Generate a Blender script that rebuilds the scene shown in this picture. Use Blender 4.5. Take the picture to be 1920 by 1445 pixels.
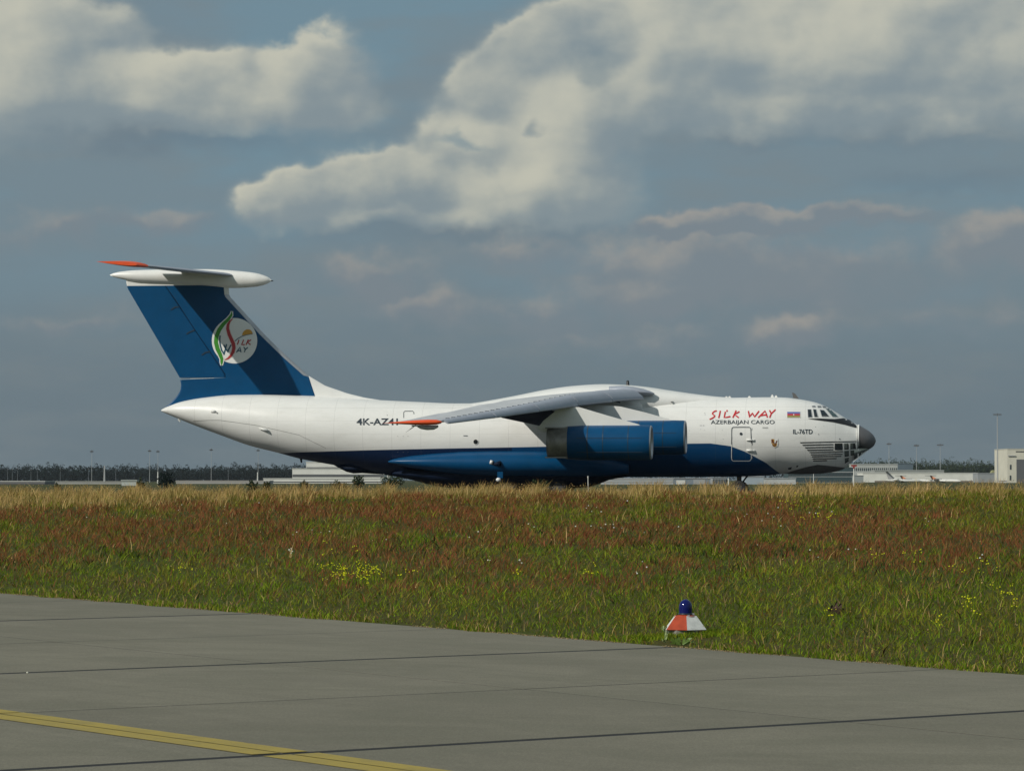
import bpy, bmesh, math, random
import numpy as np
from mathutils import Vector, Matrix
random.seed(7); rng = np.random.default_rng(7)
for o in list(bpy.data.objects): bpy.data.objects.remove(o, do_unlink=True)
SC = bpy.context.scene
COL = SC.collection

# ------------------------------------------------------------------ camera
FPX = 6400.0            # focal length in pixels of a 1920 wide picture
ZC = 1.12               # eye height above the far airfield (the camera stands lower, on the apron side)
PITCH = math.atan(177.5 / FPX)
cam_d = bpy.data.cameras.new('camera'); cam = bpy.data.objects.new('camera', cam_d); COL.objects.link(cam)
cam_d.sensor_width = 36; cam_d.lens = FPX / 1920 * 36; cam_d.clip_start = .5; cam_d.clip_end = 40000
cam.location = (0, 0, ZC); cam.rotation_euler = (math.radians(90) + PITCH, 0, 0)
SC.camera = cam

# ------------------------------------------------------------------ aircraft frame (x to the nose, y to port, z up)
PHI = math.atan((1768 - 960) / FPX)
AU = np.array([math.cos(PHI), -math.sin(PHI), 0]); AW = np.array([math.sin(PHI), math.cos(PHI), 0])
AO = 220 * AW - 27.7 * AU
# direction the sunlight travels, in the aircraft frame
SL = np.array([1.10, 1.0, -1.00]); SL = SL / np.linalg.norm(SL)
SW = AU * SL[0] + AW * SL[1] + np.array([0, 0, 1]) * SL[2]

# ------------------------------------------------------------------ node helpers
class NG:
    def __init__(s, nt): s.nt = nt
    def new(s, t, **k):
        n = s.nt.nodes.new(t)
        for a, b in k.items(): setattr(n, a, b)
        return n
    def put(s, sock, v):
        if hasattr(v, 'is_linked') or isinstance(v, bpy.types.NodeSocket): s.nt.links.new(v, sock)
        else: sock.default_value = v
    def m(s, op, a, b=None, c=None, clamp=False):
        n = s.new('ShaderNodeMath', operation=op); n.use_clamp = clamp
        s.put(n.inputs[0], a)
        if b is not None: s.put(n.inputs[1], b)
        if c is not None: s.put(n.inputs[2], c)
        return n.outputs[0]
    def smooth(s, x, lo, hi):
        n = s.new('ShaderNodeMapRange', interpolation_type='SMOOTHSTEP')
        s.put(n.inputs[0], x); s.put(n.inputs[1], lo); s.put(n.inputs[2], hi)
        return n.outputs[0]
    def lin(s, x, lo, hi, a=0., b=1.):
        n = s.new('ShaderNodeMapRange'); s.put(n.inputs[0], x); s.put(n.inputs[1], lo); s.put(n.inputs[2], hi)
        s.put(n.inputs[3], a); s.put(n.inputs[4], b); return n.outputs[0]
    def mix(s, f, a, b, mode='MIX'):
        n = s.new('ShaderNodeMix', data_type='RGBA', blend_type=mode)
        s.put(n.inputs[0], f); s.put(n.inputs[6], a if not isinstance(a, tuple) else (*a[:3], 1))
        s.put(n.inputs[7], b if not isinstance(b, tuple) else (*b[:3], 1)); return n.outputs[2]
    def noise(s, vec, scale, detail=4, rough=.55, dist=0.):
        n = s.new('ShaderNodeTexNoise'); s.put(n.inputs['Vector'], vec)
        n.inputs['Scale'].default_value = scale; n.inputs['Detail'].default_value = detail
        n.inputs['Roughness'].default_value = rough; n.inputs['Distortion'].default_value = dist
        return n.outputs[0]
    def comb(s, x, y, z):
        n = s.new('ShaderNodeCombineXYZ'); s.put(n.inputs[0], x); s.put(n.inputs[1], y); s.put(n.inputs[2], z); return n.outputs[0]
    def sep(s, v):
        n = s.new('ShaderNodeSeparateXYZ'); s.put(n.inputs[0], v); return n.outputs
    def vm(s, op, a, b=None, sc=None):
        n = s.new('ShaderNodeVectorMath', operation=op); s.put(n.inputs[0], a)
        if b is not None: s.put(n.inputs[1], b)
        if sc is not None: s.put(n.inputs[3], sc)
        return n.outputs[0]

# ------------------------------------------------------------------ world: hazy blue sky with banks of cumulus
W = bpy.data.worlds.new('World'); SC.world = W; W.use_nodes = True
W.node_tree.nodes.clear(); g = NG(W.node_tree)
tc = g.new('ShaderNodeTexCoord').outputs['Generated']
X, Y, Z = g.sep(tc)
az = g.m('ARCTAN2', X, Y); el = g.m('ARCSINE', Z)
U0 = g.m('MULTIPLY', az, FPX); V0 = g.m('MULTIPLY', el, FPX)
nv = g.vm('MULTIPLY', tc, (1, 1, 1.35))
def warp(scale, off):
    return g.m('SUBTRACT', g.noise(g.vm('ADD', nv, (off, off * 1.7, off * .3)), scale, 3.5, .5), .5)
wu = g.m('ADD', g.m('MULTIPLY', warp(38, 0), 95), g.m('MULTIPLY', warp(115, 3.1), 54))
wv = g.m('ADD', g.m('MULTIPLY', warp(38, 7.7), 80), g.m('MULTIPLY', warp(115, 9.3), 48))
U = g.m('ADD', U0, wu); V = g.m('ADD', V0, wv)
grp = bpy.data.node_groups.new('puff', 'ShaderNodeTree')
for nme in ('U', 'V', 'cu', 'cv', 'ru', 'rv', 'a'): grp.interface.new_socket(nme, in_out='INPUT', socket_type='NodeSocketFloat')
for nme in ('w', 'wh', 'w3'): grp.interface.new_socket(nme, in_out='OUTPUT', socket_type='NodeSocketFloat')
q = NG(grp); gi = grp.nodes.new('NodeGroupInput').outputs; go = grp.nodes.new('NodeGroupOutput').inputs
du = q.m('DIVIDE', q.m('SUBTRACT', gi[0], gi[2]), gi[4]); dv = q.m('DIVIDE', q.m('SUBTRACT', gi[1], gi[3]), gi[5])
w_ = q.m('MULTIPLY', q.m('EXPONENT', q.m('MULTIPLY', q.m('ADD', q.m('MULTIPLY', du, du), q.m('MULTIPLY', dv, dv)), -1.0)), gi[6])
w3 = q.m('POWER', w_, 3.0); grp.links.new(w_, go[0]); grp.links.new(w3, go[2]); grp.links.new(q.m('MULTIPLY', w3, q.m('SUBTRACT', dv, q.m('MULTIPLY', du, .45))), go[1])
def field(puffs, U, V):
    F = H = S3 = None
    for (cx, cy, rx, ry, a) in puffs:
        n = g.new('ShaderNodeGroup'); n.node_tree = grp
        g.put(n.inputs[0], U); g.put(n.inputs[1], V)
        for i, v in enumerate((cx - 960, 900 - cy, rx, ry, a)): n.inputs[2 + i].default_value = v
        F = n.outputs[0] if F is None else g.m('ADD', F, n.outputs[0])
        H = n.outputs[1] if H is None else g.m('ADD', H, n.outputs[1])
        S3 = n.outputs[2] if S3 is None else g.m('ADD', S3, n.outputs[2])
    return F, g.m('MULTIPLY', g.m('DIVIDE', H, g.m('ADD', S3, .015)), g.m('ADD', F, .12))
BIG = [(50, 120, 140, 130, 1.0), (-110, 140, 170, 130, 1.0), (60, 40, 90, 60, .4), (170, 170, 120, 62, .8), (215, 60, 60, 50, .5), (330, 160, 100, 62, .95), (425, 155, 70, 58, .85), (592, 145, 90, 82, 1.15), (560, 200, 130, 40, .5), (650, 190, 60, 50, .5), (300, 205, 260, 36, .5),
       (1125, 50, 100, 66, 1.0), (1000, 110, 110, 66, .9), (920, 175, 95, 72, .9), (1060, 190, 110, 95, .9), (880, 270, 95, 58, .9), (1030, 290, 130, 90, .9), (1090, 370, 90, 55, .8), (950, 350, 120, 62, .85), (800, 345, 110, 52, .85), (680, 345, 90, 48, .85), (560, 365, 80, 50, .8), (495, 390, 50, 42, .7), (800, 400, 300, 30, .5),
       (1290, 70, 110, 110, .9), (1420, 110, 150, 100, .9), (1590, 110, 170, 110, .9), (1760, 60, 150, 100, .9), (1900, 140, 150, 90, .9), (2120, 110, 220, 130, .9), (1560, 205, 330, 42, .6), (1300, 180, 110, 60, .6)]
LOW = [(1250, 425, 60, 22, 1.0), (1360, 415, 90, 22, 1.0), (1500, 412, 100, 20, .9), (1650, 410, 110, 18, .7), (1320, 490, 240, 60, .8), (1250, 555, 140, 45, .65), (1870, 445, 100, 48, 1.0), (2050, 460, 160, 60, .9),
       (700, 515, 90, 44, .75), (790, 570, 80, 36, .55), (1490, 632, 70, 32, .75), (150, 425, 140, 34, .55), (330, 425, 110, 30, .5), (120, 610, 150, 24, .5), (960, 590, 240, 50, .5), (1560, 520, 280, 66, .55), (-150, 470, 200, 70, .5), (950, 480, 160, 34, .5), (1250, 640, 260, 34, .4), (420, 560, 240, 40, .35), (1750, 600, 240, 40, .35)]
GAP = [(1112, 132, 62, 40, 1.0), (1010, 236, 22, 18, .9), (870, 262, 50, 16, .95), (1300, 505, 44, 22, .8), (1180, 512, 40, 22, .5), (760, 200, 50, 70, .9), (1215, 330, 34, 60, .5)]
F1, H1 = field(BIG, U, V); F2, H2 = field(LOW, U, V); F3, _ = field(GAP, U, V)
# beyond the picture the same kind of broken cumulus goes on round the whole sky
outm = g.m('SUBTRACT', 1.0, g.m('MULTIPLY', g.m('SUBTRACT', 1.0, g.smooth(g.m('ABSOLUTE', az), .17, .27)), g.m('SUBTRACT', 1.0, g.smooth(el, .145, .2))))
gen = g.smooth(g.noise(g.vm('MULTIPLY', tc, (1, 1, 2.2)), 5.0, 6, .55), .47, .62)
F1 = g.m('ADD', F1, g.m('MULTIPLY', g.m('MULTIPLY', gen, outm), g.smooth(el, .02, .12)))
grain = g.m('SUBTRACT', g.noise(nv, 150, 7, .62), .5)
grain2 = g.m('SUBTRACT', g.noise(g.vm('ADD', nv, (4, 1, 2)), 60, 5, .58), .5)
Fa = g.m('ADD', F1, g.m('ADD', g.m('MULTIPLY', grain, .15), g.m('MULTIPLY', grain2, .30)))
Hn = g.m('DIVIDE', H1, g.m('ADD', F1, .12))
# upper edges crisp, bases dissolve
soft = g.lin(Hn, -.5, .8, .42, .11)
A1 = g.m('MULTIPLY', g.smooth(g.m('DIVIDE', g.m('SUBTRACT', Fa, .40), soft), -1, 1), 1.0)
A1 = g.m('MULTIPLY', A1, g.m('SUBTRACT', 1.0, g.m('MULTIPLY', g.smooth(g.m('ADD', F3, g.m('MULTIPLY', grain2, .9)), .15, .95), .62)))
# billows: relief of the noise towards the sun (upper left)
def relief(scale, eps, det):
    a = g.noise(nv, scale, det, .5); b = g.noise(g.vm('ADD', nv, (eps, 0, -eps)), scale, det, .5)
    return g.m('SUBTRACT', a, b)
rel = g.m('ADD', g.m('MULTIPLY', relief(24, .010, 2), 1.9), g.m('MULTIPLY', relief(80, .0026, 4), .60))
lit = g.m('ADD', g.m('ADD', g.lin(Hn, -.75, .85, .0, 1.0), rel), g.m('MULTIPLY', g.m('SUBTRACT', F1, 1.0), .16))
rim = g.m('MULTIPLY', g.m('SUBTRACT', 1.0, g.smooth(Fa, .40, .80)), g.smooth(Hn, .1, .9))
lit = g.m('ADD', lit, g.m('MULTIPLY', rim, .30))
lit = g.smooth(lit, -.10, 1.25)
cl_col = g.mix(lit, (.225, .280, .308), (.54, .535, .445))
elv = g.m('ADD', V, 0.0)
base = g.mix(g.smooth(V, 0, 560), (.140, .188, .220), (.172, .238, .280))
blue = g.smooth(g.m('ADD', g.noise(g.vm('MULTIPLY', nv, (1, 1, 2.2)), 13, 3, .5), 0.0), .42, .62)
base = g.mix(g.m('MULTIPLY', blue, g.smooth(V, 180, 620)), base, (.160, .255, .315))
greyv = g.smooth(g.noise(g.vm('MULTIPLY', g.vm('ADD', nv, (2, 5, 1)), (1, 1, 3.0)), 22, 4, .55), .45, .68)
base = g.mix(g.m('MULTIPLY', greyv, .38), base, (.188, .226, .244))
lowA = g.m('MULTIPLY', g.smooth(g.m('ADD', F2, g.m('ADD', g.m('MULTIPLY', grain2, .7), g.m('MULTIPLY', grain, .30))), .15, .80), .85)
lowc = g.mix(g.smooth(g.m('ADD', g.m('DIVIDE', H2, g.m('ADD', F2, .15)), g.m('MULTIPLY', grain2, 1.6)), -.2, .9), (.192, .230, .262), (.335, .322, .300))
# soft dark shade band under the cloud bases
under, _ = field([(300, 262, 330, 26, .8), (1500, 258, 330, 22, .8), (900, 432, 300, 26, .7), (1780, 350, 200, 22, .6), (1380, 305, 200, 60, -.3)], U, V)
base = g.mix(g.m('MULTIPLY', g.m('MAXIMUM', under, 0.0), .6), base, (.128, .176, .222))
skyc = g.mix(lowA, base, lowc); skyc = g.mix(A1, skyc, cl_col)
skyc = g.mix(g.smooth(V, -2, -30), skyc, (.10, .11, .10))
nish = g.new('ShaderNodeTexSky', sky_type='NISHITA', sun_disc=False)
nish.sun_elevation = math.asin(-SW[2]); nish.sun_rotation = math.atan2(-SW[0], -SW[1]); nish.dust_density = 3.0
sky10 = g.vm('SCALE', skyc, sc=10.0)
col = g.mix(.95, nish.outputs[0], sky10)
bg = g.new('ShaderNodeBackground'); g.put(bg.inputs[0], col); bg.inputs[1].default_value = .10
wo = g.new('ShaderNodeOutputWorld'); W.node_tree.links.new(bg.outputs[0], wo.inputs[0])

# ------------------------------------------------------------------ sun, exposure
sd = bpy.data.lights.new('sun', 'SUN'); sd.energy = 3.1; sd.angle = math.radians(.55); sd.color = (1.0, .955, .87)
so = bpy.data.objects.new('sun', sd); COL.objects.link(so)
so.rotation_euler = Vector(SW).to_track_quat('-Z', 'Y').to_euler(); so.location = (-60, -60, 60)
vs = SC.view_settings; vs.view_transform = 'Standard'; vs.look = 'None'; vs.exposure = 0; vs.gamma = 1; vs.use_curve_mapping = False

# ------------------------------------------------------------------ surveying: picture rays to places
def npn(v): return v / np.linalg.norm(v)
CAM = np.array([0, 0, ZC])
def ray(px, py):
    return np.array([px - 960.0, (py - 722.5) * math.sin(PITCH) + FPX * math.cos(PITCH), (722.5 - py) * math.cos(PITCH) + FPX * math.sin(PITCH)])
def L(px, py, s=0.0):            # place on the aircraft-frame plane y = -s
    r = ray(px, py); k = (np.dot(AO - CAM, AW) - s) / np.dot(r, AW); P = CAM + k * r - AO
    return float(np.dot(P, AU)), float(P[2])
def at(px, py, D):               # place at depth D
    r = ray(px, py); return CAM + r * (D / r[1])

# apron plane (rises gently away from the camera)
D2 = npn(ray(-3850, 805)); NA = npn(np.cross(ray(9475, 890), D2)); NA = NA if NA[2] > 0 else -NA
D1 = npn(np.cross(D2, NA)); D1 = D1 if D1[0] > 0 else -D1
P0 = CAM - np.array([0, 0, 2.67])
AEDGE = 29.2
def apron_hit(px, py):
    r = ray(px, py); t = np.dot(P0 - CAM, NA) / np.dot(r, NA); return CAM + r * t
def zplane(x, y): return P0[2] - (NA[0] * (x - P0[0]) + NA[1] * (y - P0[1])) / NA[2]
def ground_z(x, y):
    x = np.asarray(x, float); y = np.asarray(y, float)
    a = x * D1[0] + y * D1[1]
    ye = np.clip((AEDGE - x * D1[0]) / D1[1], -200, 125)
    yc = np.maximum(95, ye + 35)
    ze = zplane((x), ye)
    ze = np.clip(ze, -1.7, -.3)
    zc = ZC - .435 + .0045 * np.clip(x, -25, 25)
    t = np.clip((y - ye) / (yc - ye), 0, 1); t = 1 - (1 - t) ** 1.55
    b = np.clip((y - yc) / 62, 0, 1); b = b * b * (3 - 2 * b)
    bump = .035 * np.sin(x * .9 + y * .21) * np.sin(y * .33 - x * .4) + .02 * np.sin(x * 2.3 + 1.7) * np.sin(y * 1.1)
    zg = ze + (zc - ze) * t + bump * np.minimum(t * 6, 1) * (1 - b)
    zg = zg * (1 - b) + 0.0 * b
    zp = np.clip(zplane(x, y), -1.75, .2) - .05
    return np.where(y < ye, zp, zg + .0)
def ground_hit(px, py, y0=30, y1=200):
    r = ray(px, py); ys = np.arange(y0, y1, .05); k = ys / r[1]
    zz = ZC + r[2] * k; gz = ground_z(r[0] * k, ys); i = int(np.argmax(zz < gz))
    return np.array([r[0] * k[i], ys[i], float(gz[i])])

# ------------------------------------------------------------------ object helpers
TRI = [0]
def link(me, name, mat=None, parent=None, smooth=False):
    o = bpy.data.objects.new(name, me); COL.objects.link(o); TRI[0] += len(me.loops) - 2 * len(me.polygons)
    if mat is not None and len(me.materials) == 0: me.materials.append(mat)
    if parent is not None: o.parent = parent
    if smooth: me.polygons.foreach_set('use_smooth', [True] * len(me.polygons))
    return o
def mesh(v, f):
    me = bpy.data.meshes.new('m'); me.from_pydata([tuple(map(float, p)) for p in v], [], f); me.update(); return me
def obj(name, v, f, mat, parent=None, smooth=False): return link(mesh(v, f), name, mat, parent, smooth)
def tag(o, label=None, cat=None, group=None, kind=None):
    if label: o['label'] = label
    if cat: o['category'] = cat
    if group: o['group'] = group
    if kind: o['kind'] = kind
    return o
def empty(name, loc=(0, 0, 0), rz=0):
    o = bpy.data.objects.new(name, None); COL.objects.link(o); o.location = tuple(map(float, loc)); o.rotation_euler = (0, 0, rz); return o
def boxg(x0, x1, y0, y1, z0, z1):
    v = [(x, y, z) for z in (z0, z1) for y in (y0, y1) for x in (x0, x1)]
    return v, [(0, 2, 3, 1), (4, 5, 7, 6), (0, 1, 5, 4), (2, 6, 7, 3), (0, 4, 6, 2), (1, 3, 7, 5)]
def join(*gs):
    V, Fc = [], []
    for v, f in gs:
        n = len(V); V += list(v); Fc += [tuple(i + n for i in q) for q in f]
    return V, Fc
def tubeg(p0, p1, r0, r1=None, n=8):
    r1 = r0 if r1 is None else r1
    p0 = Vector(p0); p1 = Vector(p1); d = (p1 - p0).normalized(); a = d.orthogonal().normalized(); b = d.cross(a)
    V = []
    for p, r in ((p0, r0), (p1, r1)):
        for i in range(n):
            t = 2 * math.pi * i / n; V.append(tuple(p + a * (r * math.cos(t)) + b * (r * math.sin(t))))
    Fc = [(i, (i + 1) % n, n + (i + 1) % n, n + i) for i in range(n)] + [tuple(range(n))[::-1], tuple(range(n, 2 * n))]
    return V, Fc
def latheg(prof, n=24, axis='z', o=(0, 0, 0)):
    V = []; 
    for (r, h) in prof:
        for i in range(n):
            t = 2 * math.pi * i / n; c, s = r * math.cos(t), r * math.sin(t)
            p = (c, s, h) if axis == 'z' else ((h, c, s) if axis == 'x' else (c, h, s))
            V.append((p[0] + o[0], p[1] + o[1], p[2] + o[2]))
    Fc = []
    for k in range(len(prof) - 1):
        for i in range(n): Fc.append((k * n + i, k * n + (i + 1) % n, (k + 1) * n + (i + 1) % n, (k + 1) * n + i))
    return V, Fc
def caps(V, Fc, n, m):
    V = list(V); k_ = len(V); V += V[:n] + V[(m - 1) * n:m * n]
    return V, Fc + [tuple(range(k_, k_ + n))[::-1], tuple(range(k_ + n, k_ + 2 * n))]
def loftg(st, n=40):
    """st: (x, ztop, zbot, halfwidth, ycentre)"""
    V, Fc = [], []
    for (x, zt, zb, w, yc) in st:
        zc, h = (zt + zb) / 2, max((zt - zb) / 2, .002)
        for i in range(n):
            t = 2 * math.pi * i / n; V.append((x, yc + max(w, .002) * math.cos(t), zc + h * math.sin(t)))
    m = len(st)
    for k in range(m - 1):
        for i in range(n): Fc.append((k * n + i, k * n + (i + 1) % n, (k + 1) * n + (i + 1) % n, (k + 1) * n + i))
    return caps(V, Fc, n, m)
def pchip(xs, ys):
    xs = np.array(xs, float); ys = np.array(ys, float); h = np.diff(xs); d = np.diff(ys) / h; m = np.zeros(len(xs))
    for i in range(1, len(xs) - 1):
        if d[i - 1] * d[i] > 0:
            w1 = 2 * h[i] + h[i - 1]; w2 = h[i] + 2 * h[i - 1]; m[i] = (w1 + w2) / (w1 / d[i - 1] + w2 / d[i])
    m[0] = d[0]; m[-1] = d[-1]
    def f(x):
        x = np.clip(x, xs[0], xs[-1]); i = np.clip(np.searchsorted(xs, x) - 1, 0, len(h) - 1); t = (x - xs[i]) / h[i]
        return ((1 + 2 * t) * (1 - t) ** 2) * ys[i] + t * (1 - t) ** 2 * h[i] * m[i] + t * t * (3 - 2 * t) * ys[i + 1] + t * t * (t - 1) * h[i] * m[i + 1]
    return f

# ------------------------------------------------------------------ materials
def mat(name, col, rough=.5, metal=0., var=0., vscale=3., spec=.5, bump=0., bscale=40., stretch=(1, 1, 1), coat=0., alpha=None):
    m = bpy.data.materials.new(name); m.use_nodes = True; nt = m.node_tree; b = nt.nodes['Principled BSDF']; k = NG(nt)
    b.inputs['Roughness'].default_value = rough; b.inputs['Metallic'].default_value = metal
    b.inputs['Specular IOR Level'].default_value = spec; b.inputs['Coat Weight'].default_value = coat
    c = tuple(col)
    tcn = k.new('ShaderNodeTexCoord').outputs['Object']; v = k.vm('MULTIPLY', tcn, stretch)
    if var > 0:
        f = k.noise(v, vscale, 6, .6)
        c1 = tuple(max(0, x * (1 - var)) for x in c); c2 = tuple(min(1, x * (1 + var)) for x in c)
        k.put(b.inputs['Base Color'], k.mix(k.smooth(f, .3, .7), c1, c2))
    else: b.inputs['Base Color'].default_value = (*c, 1)
    if bump > 0:
        bn = k.new('ShaderNodeBump'); bn.inputs['Strength'].default_value = bump; k.put(bn.inputs['Height'], k.noise(v, bscale, 5, .6)); k.put(b.inputs['Normal'], bn.outputs[0])
    return m
def attr_mat(name, rough=.7, trans=.0, spec=.3):
    m = bpy.data.materials.new(name); m.use_nodes = True; nt = m.node_tree; b = nt.nodes['Principled BSDF']; k = NG(nt)
    a = k.new('ShaderNodeAttribute'); a.attribute_name = 'plant_colour'
    k.put(b.inputs['Base Color'], a.outputs['Color']); b.inputs['Roughness'].default_value = rough; b.inputs['Specular IOR Level'].default_value = spec
    if trans:
        t = k.new('ShaderNodeBsdfTranslucent'); k.put(t.inputs[0], a.outputs['Color']); mx = k.new('ShaderNodeMixShader'); mx.inputs[0].default_value = trans
        nt.links.new(b.outputs[0], mx.inputs[1]); nt.links.new(t.outputs[0], mx.inputs[2]); nt.links.new(mx.outputs[0], nt.nodes['Material Output'].inputs[0])
    return m
M = {}
M['white'] = mat('white_paint', (.80, .80, .77), .32, var=.03, vscale=1.2, coat=.2)
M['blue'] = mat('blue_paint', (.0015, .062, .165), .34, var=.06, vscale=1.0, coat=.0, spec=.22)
M['navy'] = mat('navy_paint', (.004, .011, .030), .6, var=.08, vscale=1.5, spec=.15)
M['metal'] = mat('bare_metal', (.46, .47, .49), .42, .75, var=.10, vscale=2.2, stretch=(1, .4, 1))
M['wing_top'] = mat('light_grey_paint', (.52, .53, .545), .42, var=.10, vscale=1.1, stretch=(1, .5, 1))
M['slat'] = mat('slat_grey_paint', (.34, .37, .43), .38, var=.06, vscale=1.1)
M['exhaust'] = mat('heat_stained_metal', (.30, .29, .27), .45, .6, var=.22, vscale=2.4)
M['orange'] = mat('orange_paint', (.80, .095, .02), .4, var=.05)
M['radome'] = mat('grey_radome', (.135, .135, .14), .45, var=.08, vscale=2.)
M['pod'] = mat('grey_underside_paint', (.11, .11, .108), .6, var=.1)
M['black'] = mat('black_paint', (.012, .012, .014), .4)
M['glass'] = mat('dark_glass', (.015, .022, .028), .06, spec=.9)
M['glass_green'] = mat('greenish_windscreen', (.06, .10, .10), .08, spec=.9)
M['navglass'] = mat('navigator_glass', (.10, .12, .11), .12, spec=.9)
M['red'] = mat('red_lettering', (.55, .012, .02), .4)
M['ink'] = mat('dark_lettering', (.02, .035, .05), .4)
M['tyre'] = mat('tyre_rubber', (.02, .02, .02), .85)
M['rim'] = mat('wheel_rim', (.07, .07, .07), .6, .2)
M['duct'] = mat('dark_duct', (.03, .03, .03), .6, .3)
M['line'] = mat('panel_line_grey', (.22, .22, .21), .6)
M['lamp'] = mat('clear_lamp_glass', (.85, .87, .88), .05, spec=1.)

# ------------------------------------------------------------------ ground, apron
def sheet(name, xs, ys, zf, m):
    xs = np.array(xs); ys = np.array(ys); XX, YY = np.meshgrid(xs, ys); ZZ = zf(XX, YY)
    v = np.stack([XX, YY, ZZ], -1).reshape(-1, 3); nx = len(xs); ny = len(ys)
    i = np.arange(nx - 1)[None, :] + nx * np.arange(ny - 1)[:, None]
    f = np.stack([i, i + 1, i + nx + 1, i + nx], -1).reshape(-1, 4)
    me = bpy.data.meshes.new('m'); me.vertices.add(len(v)); me.vertices.foreach_set('co', v.ravel())
    me.loops.add(f.size); me.loops.foreach_set('vertex_index', f.ravel()); me.polygons.add(len(f)); me.polygons.foreach_set('loop_start', np.arange(len(f)) * 4)
    me.update(); return link(me, name, m, smooth=True)
mg = bpy.data.materials.new('meadow_soil'); mg.use_nodes = True; k = NG(mg.node_tree); b = mg.node_tree.nodes['Principled BSDF']
pos = k.new('ShaderNodeTexCoord').outputs['Object']
n1 = k.noise(k.vm('MULTIPLY', pos, (.5, .25, .3)), 1.0, 6, .6); n2 = k.noise(pos, 9, 6, .7)
c = k.mix(k.smooth(n1, .4, .6), (.046, .060, .012), (.058, .048, .014)); c = k.mix(k.smooth(n2, .35, .7), c, (.075, .085, .020))
yy = k.sep(pos)[1]; c = k.mix(k.smooth(yy, 120, 260), c, (.060, .066, .026))
k.put(b.inputs['Base Color'], c); b.inputs['Roughness'].default_value = .95; b.inputs['Specular IOR Level'].default_value = .1
bn = k.new('ShaderNodeBump'); bn.inputs['Strength'].default_value = .6; bn.inputs['Distance'].default_value = .05; k.put(bn.inputs['Height'], n2); k.put(b.inputs['Normal'], bn.outputs[0])
def grade(a, lo, hi, far, r=1.35):
    seg = list(np.arange(lo, hi + 1e-6, a)); d = a; p = lo; L_ = []
    while p > -far: d *= r; p -= d; L_.append(p)
    d = a; p = hi; R_ = []
    while p < far: d *= r; p += d; R_.append(p)
    return L_[::-1] + seg + R_
gr = sheet('ground', grade(.6, -40, 40, 14000), [y for y in grade(.6, 10, 150, 14000) if y > -3000], ground_z, mg); tag(gr, 'rough airfield ground rising to a low crest and running flat to the horizon', kind='structure')

def concrete_mat(name, base, dark=.0):
    m = bpy.data.materials.new(name); m.use_nodes = True; nt = m.node_tree; b = nt.nodes['Principled BSDF']; k = NG(nt)
    geo = k.new('ShaderNodeNewGeometry').outputs['Position']
    # long stains and tyre marks run with the traffic (direction D2)
    rot = k.new('ShaderNodeVectorRotate', rotation_type='Z_AXIS'); k.put(rot.inputs['Vector'], geo); rot.inputs['Angle'].default_value = -math.atan2(D2[1], D2[0])
    rv = rot.outputs[0]
    oi = k.new('ShaderNodeObjectInfo').outputs['Random']
    big = k.noise(k.vm('MULTIPLY', rv, (.10, .55, 1)), 1.0, 5, .6, .4)
    streak = k.noise(k.vm('MULTIPLY', rv, (.06, 2.6, 1)), 1.0, 4, .6)
    diag = k.noise(k.vm('MULTIPLY', geo, (.28, 1.1, 1)), 1.0, 5, .6, .3)
    fine = k.noise(geo, 34, 8, .75); mid = k.noise(geo, 3.2, 7, .7); blot = k.noise(geo, .62, 6, .62, .6)
    c = k.mix(k.smooth(big, .3, .72), tuple(x * .80 for x in base), tuple(x * 1.10 for x in base))
    c = k.mix(k.m('MULTIPLY', k.smooth(streak, .50, .62), .45), c, tuple(x * .62 for x in base))
    c = k.mix(k.m('MULTIPLY', k.smooth(diag, .50, .62), .55), c, tuple(x * f for x, f in zip(base, (.60, .63, .58))))
    c = k.mix(k.m('MULTIPLY', k.smooth(mid, .45, .62), .25), c, tuple(x * 1.25 for x in base))
    c = k.mix(k.m('MULTIPLY', k.smooth(fine, .40, .66), .85), k.mix(.5, c, tuple(x * .45 for x in base)), c)
    c = k.mix(k.m('MULTIPLY', k.smooth(blot, .48, .62), .50), c, tuple(x * f for x, f in zip(base, (.55, .58, .55))))
    c = k.mix(k.m('MULTIPLY', k.smooth(blot, .45, .34), .22), c, tuple(x * 1.28 for x in base))
    c = k.mix(1.0, c, k.comb(*[k.lin(oi, 0, 1, .92, 1.09)] * 3), 'MULTIPLY')
    broom = k.noise(k.vm('MULTIPLY', geo, (42, 8, 1)), 1.0, 4, .7); broom2 = k.noise(k.vm('MULTIPLY', geo, (110, 16, 1)), 1.0, 2, .6)
    c = k.mix(k.m('MULTIPLY', k.smooth(broom, .40, .60), .30), k.mix(.5, c, tuple(x * .62 for x in base)), k.mix(.35, c, tuple(x * 1.35 for x in base)))
    c = k.mix(k.m('MULTIPLY', k.smooth(broom2, .55, .66), .45), c, tuple(x * .52 for x in base))
    k.put(b.inputs['Base Color'], c); b.inputs['Roughness'].default_value = .85; b.inputs['Specular IOR Level'].default_value = .25
    bn = k.new('ShaderNodeBump'); bn.inputs['Strength'].default_value = .5; bn.inputs['Distance'].default_value = .01; k.put(bn.inputs['Height'], fine); k.put(b.inputs['Normal'], bn.outputs[0])
    return m
M['concrete'] = concrete_mat('weathered_concrete', (.254, .238, .180))
M['sealant'] = mat('bitumen_joint', (.010, .010, .010), .9, var=.3, vscale=8)
def A2W(a, b_, h=0.): return P0 + D1 * a + D2 * b_ + NA * h
ap = empty('apron'); tag(ap, 'worn grey concrete apron of large slabs in front of the meadow', kind='structure')
sa, sb = 6.5, 5.2
v = [A2W(*q_) for q_ in ((-40, -16, -.0015), (AEDGE - .03, -16, -.0015), (AEDGE - .03, 101, -.0015), (-40, 101, -.0015))]
obj('joint_sealant', v, [(0, 1, 2, 3)], M['sealant'], ap)
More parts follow.
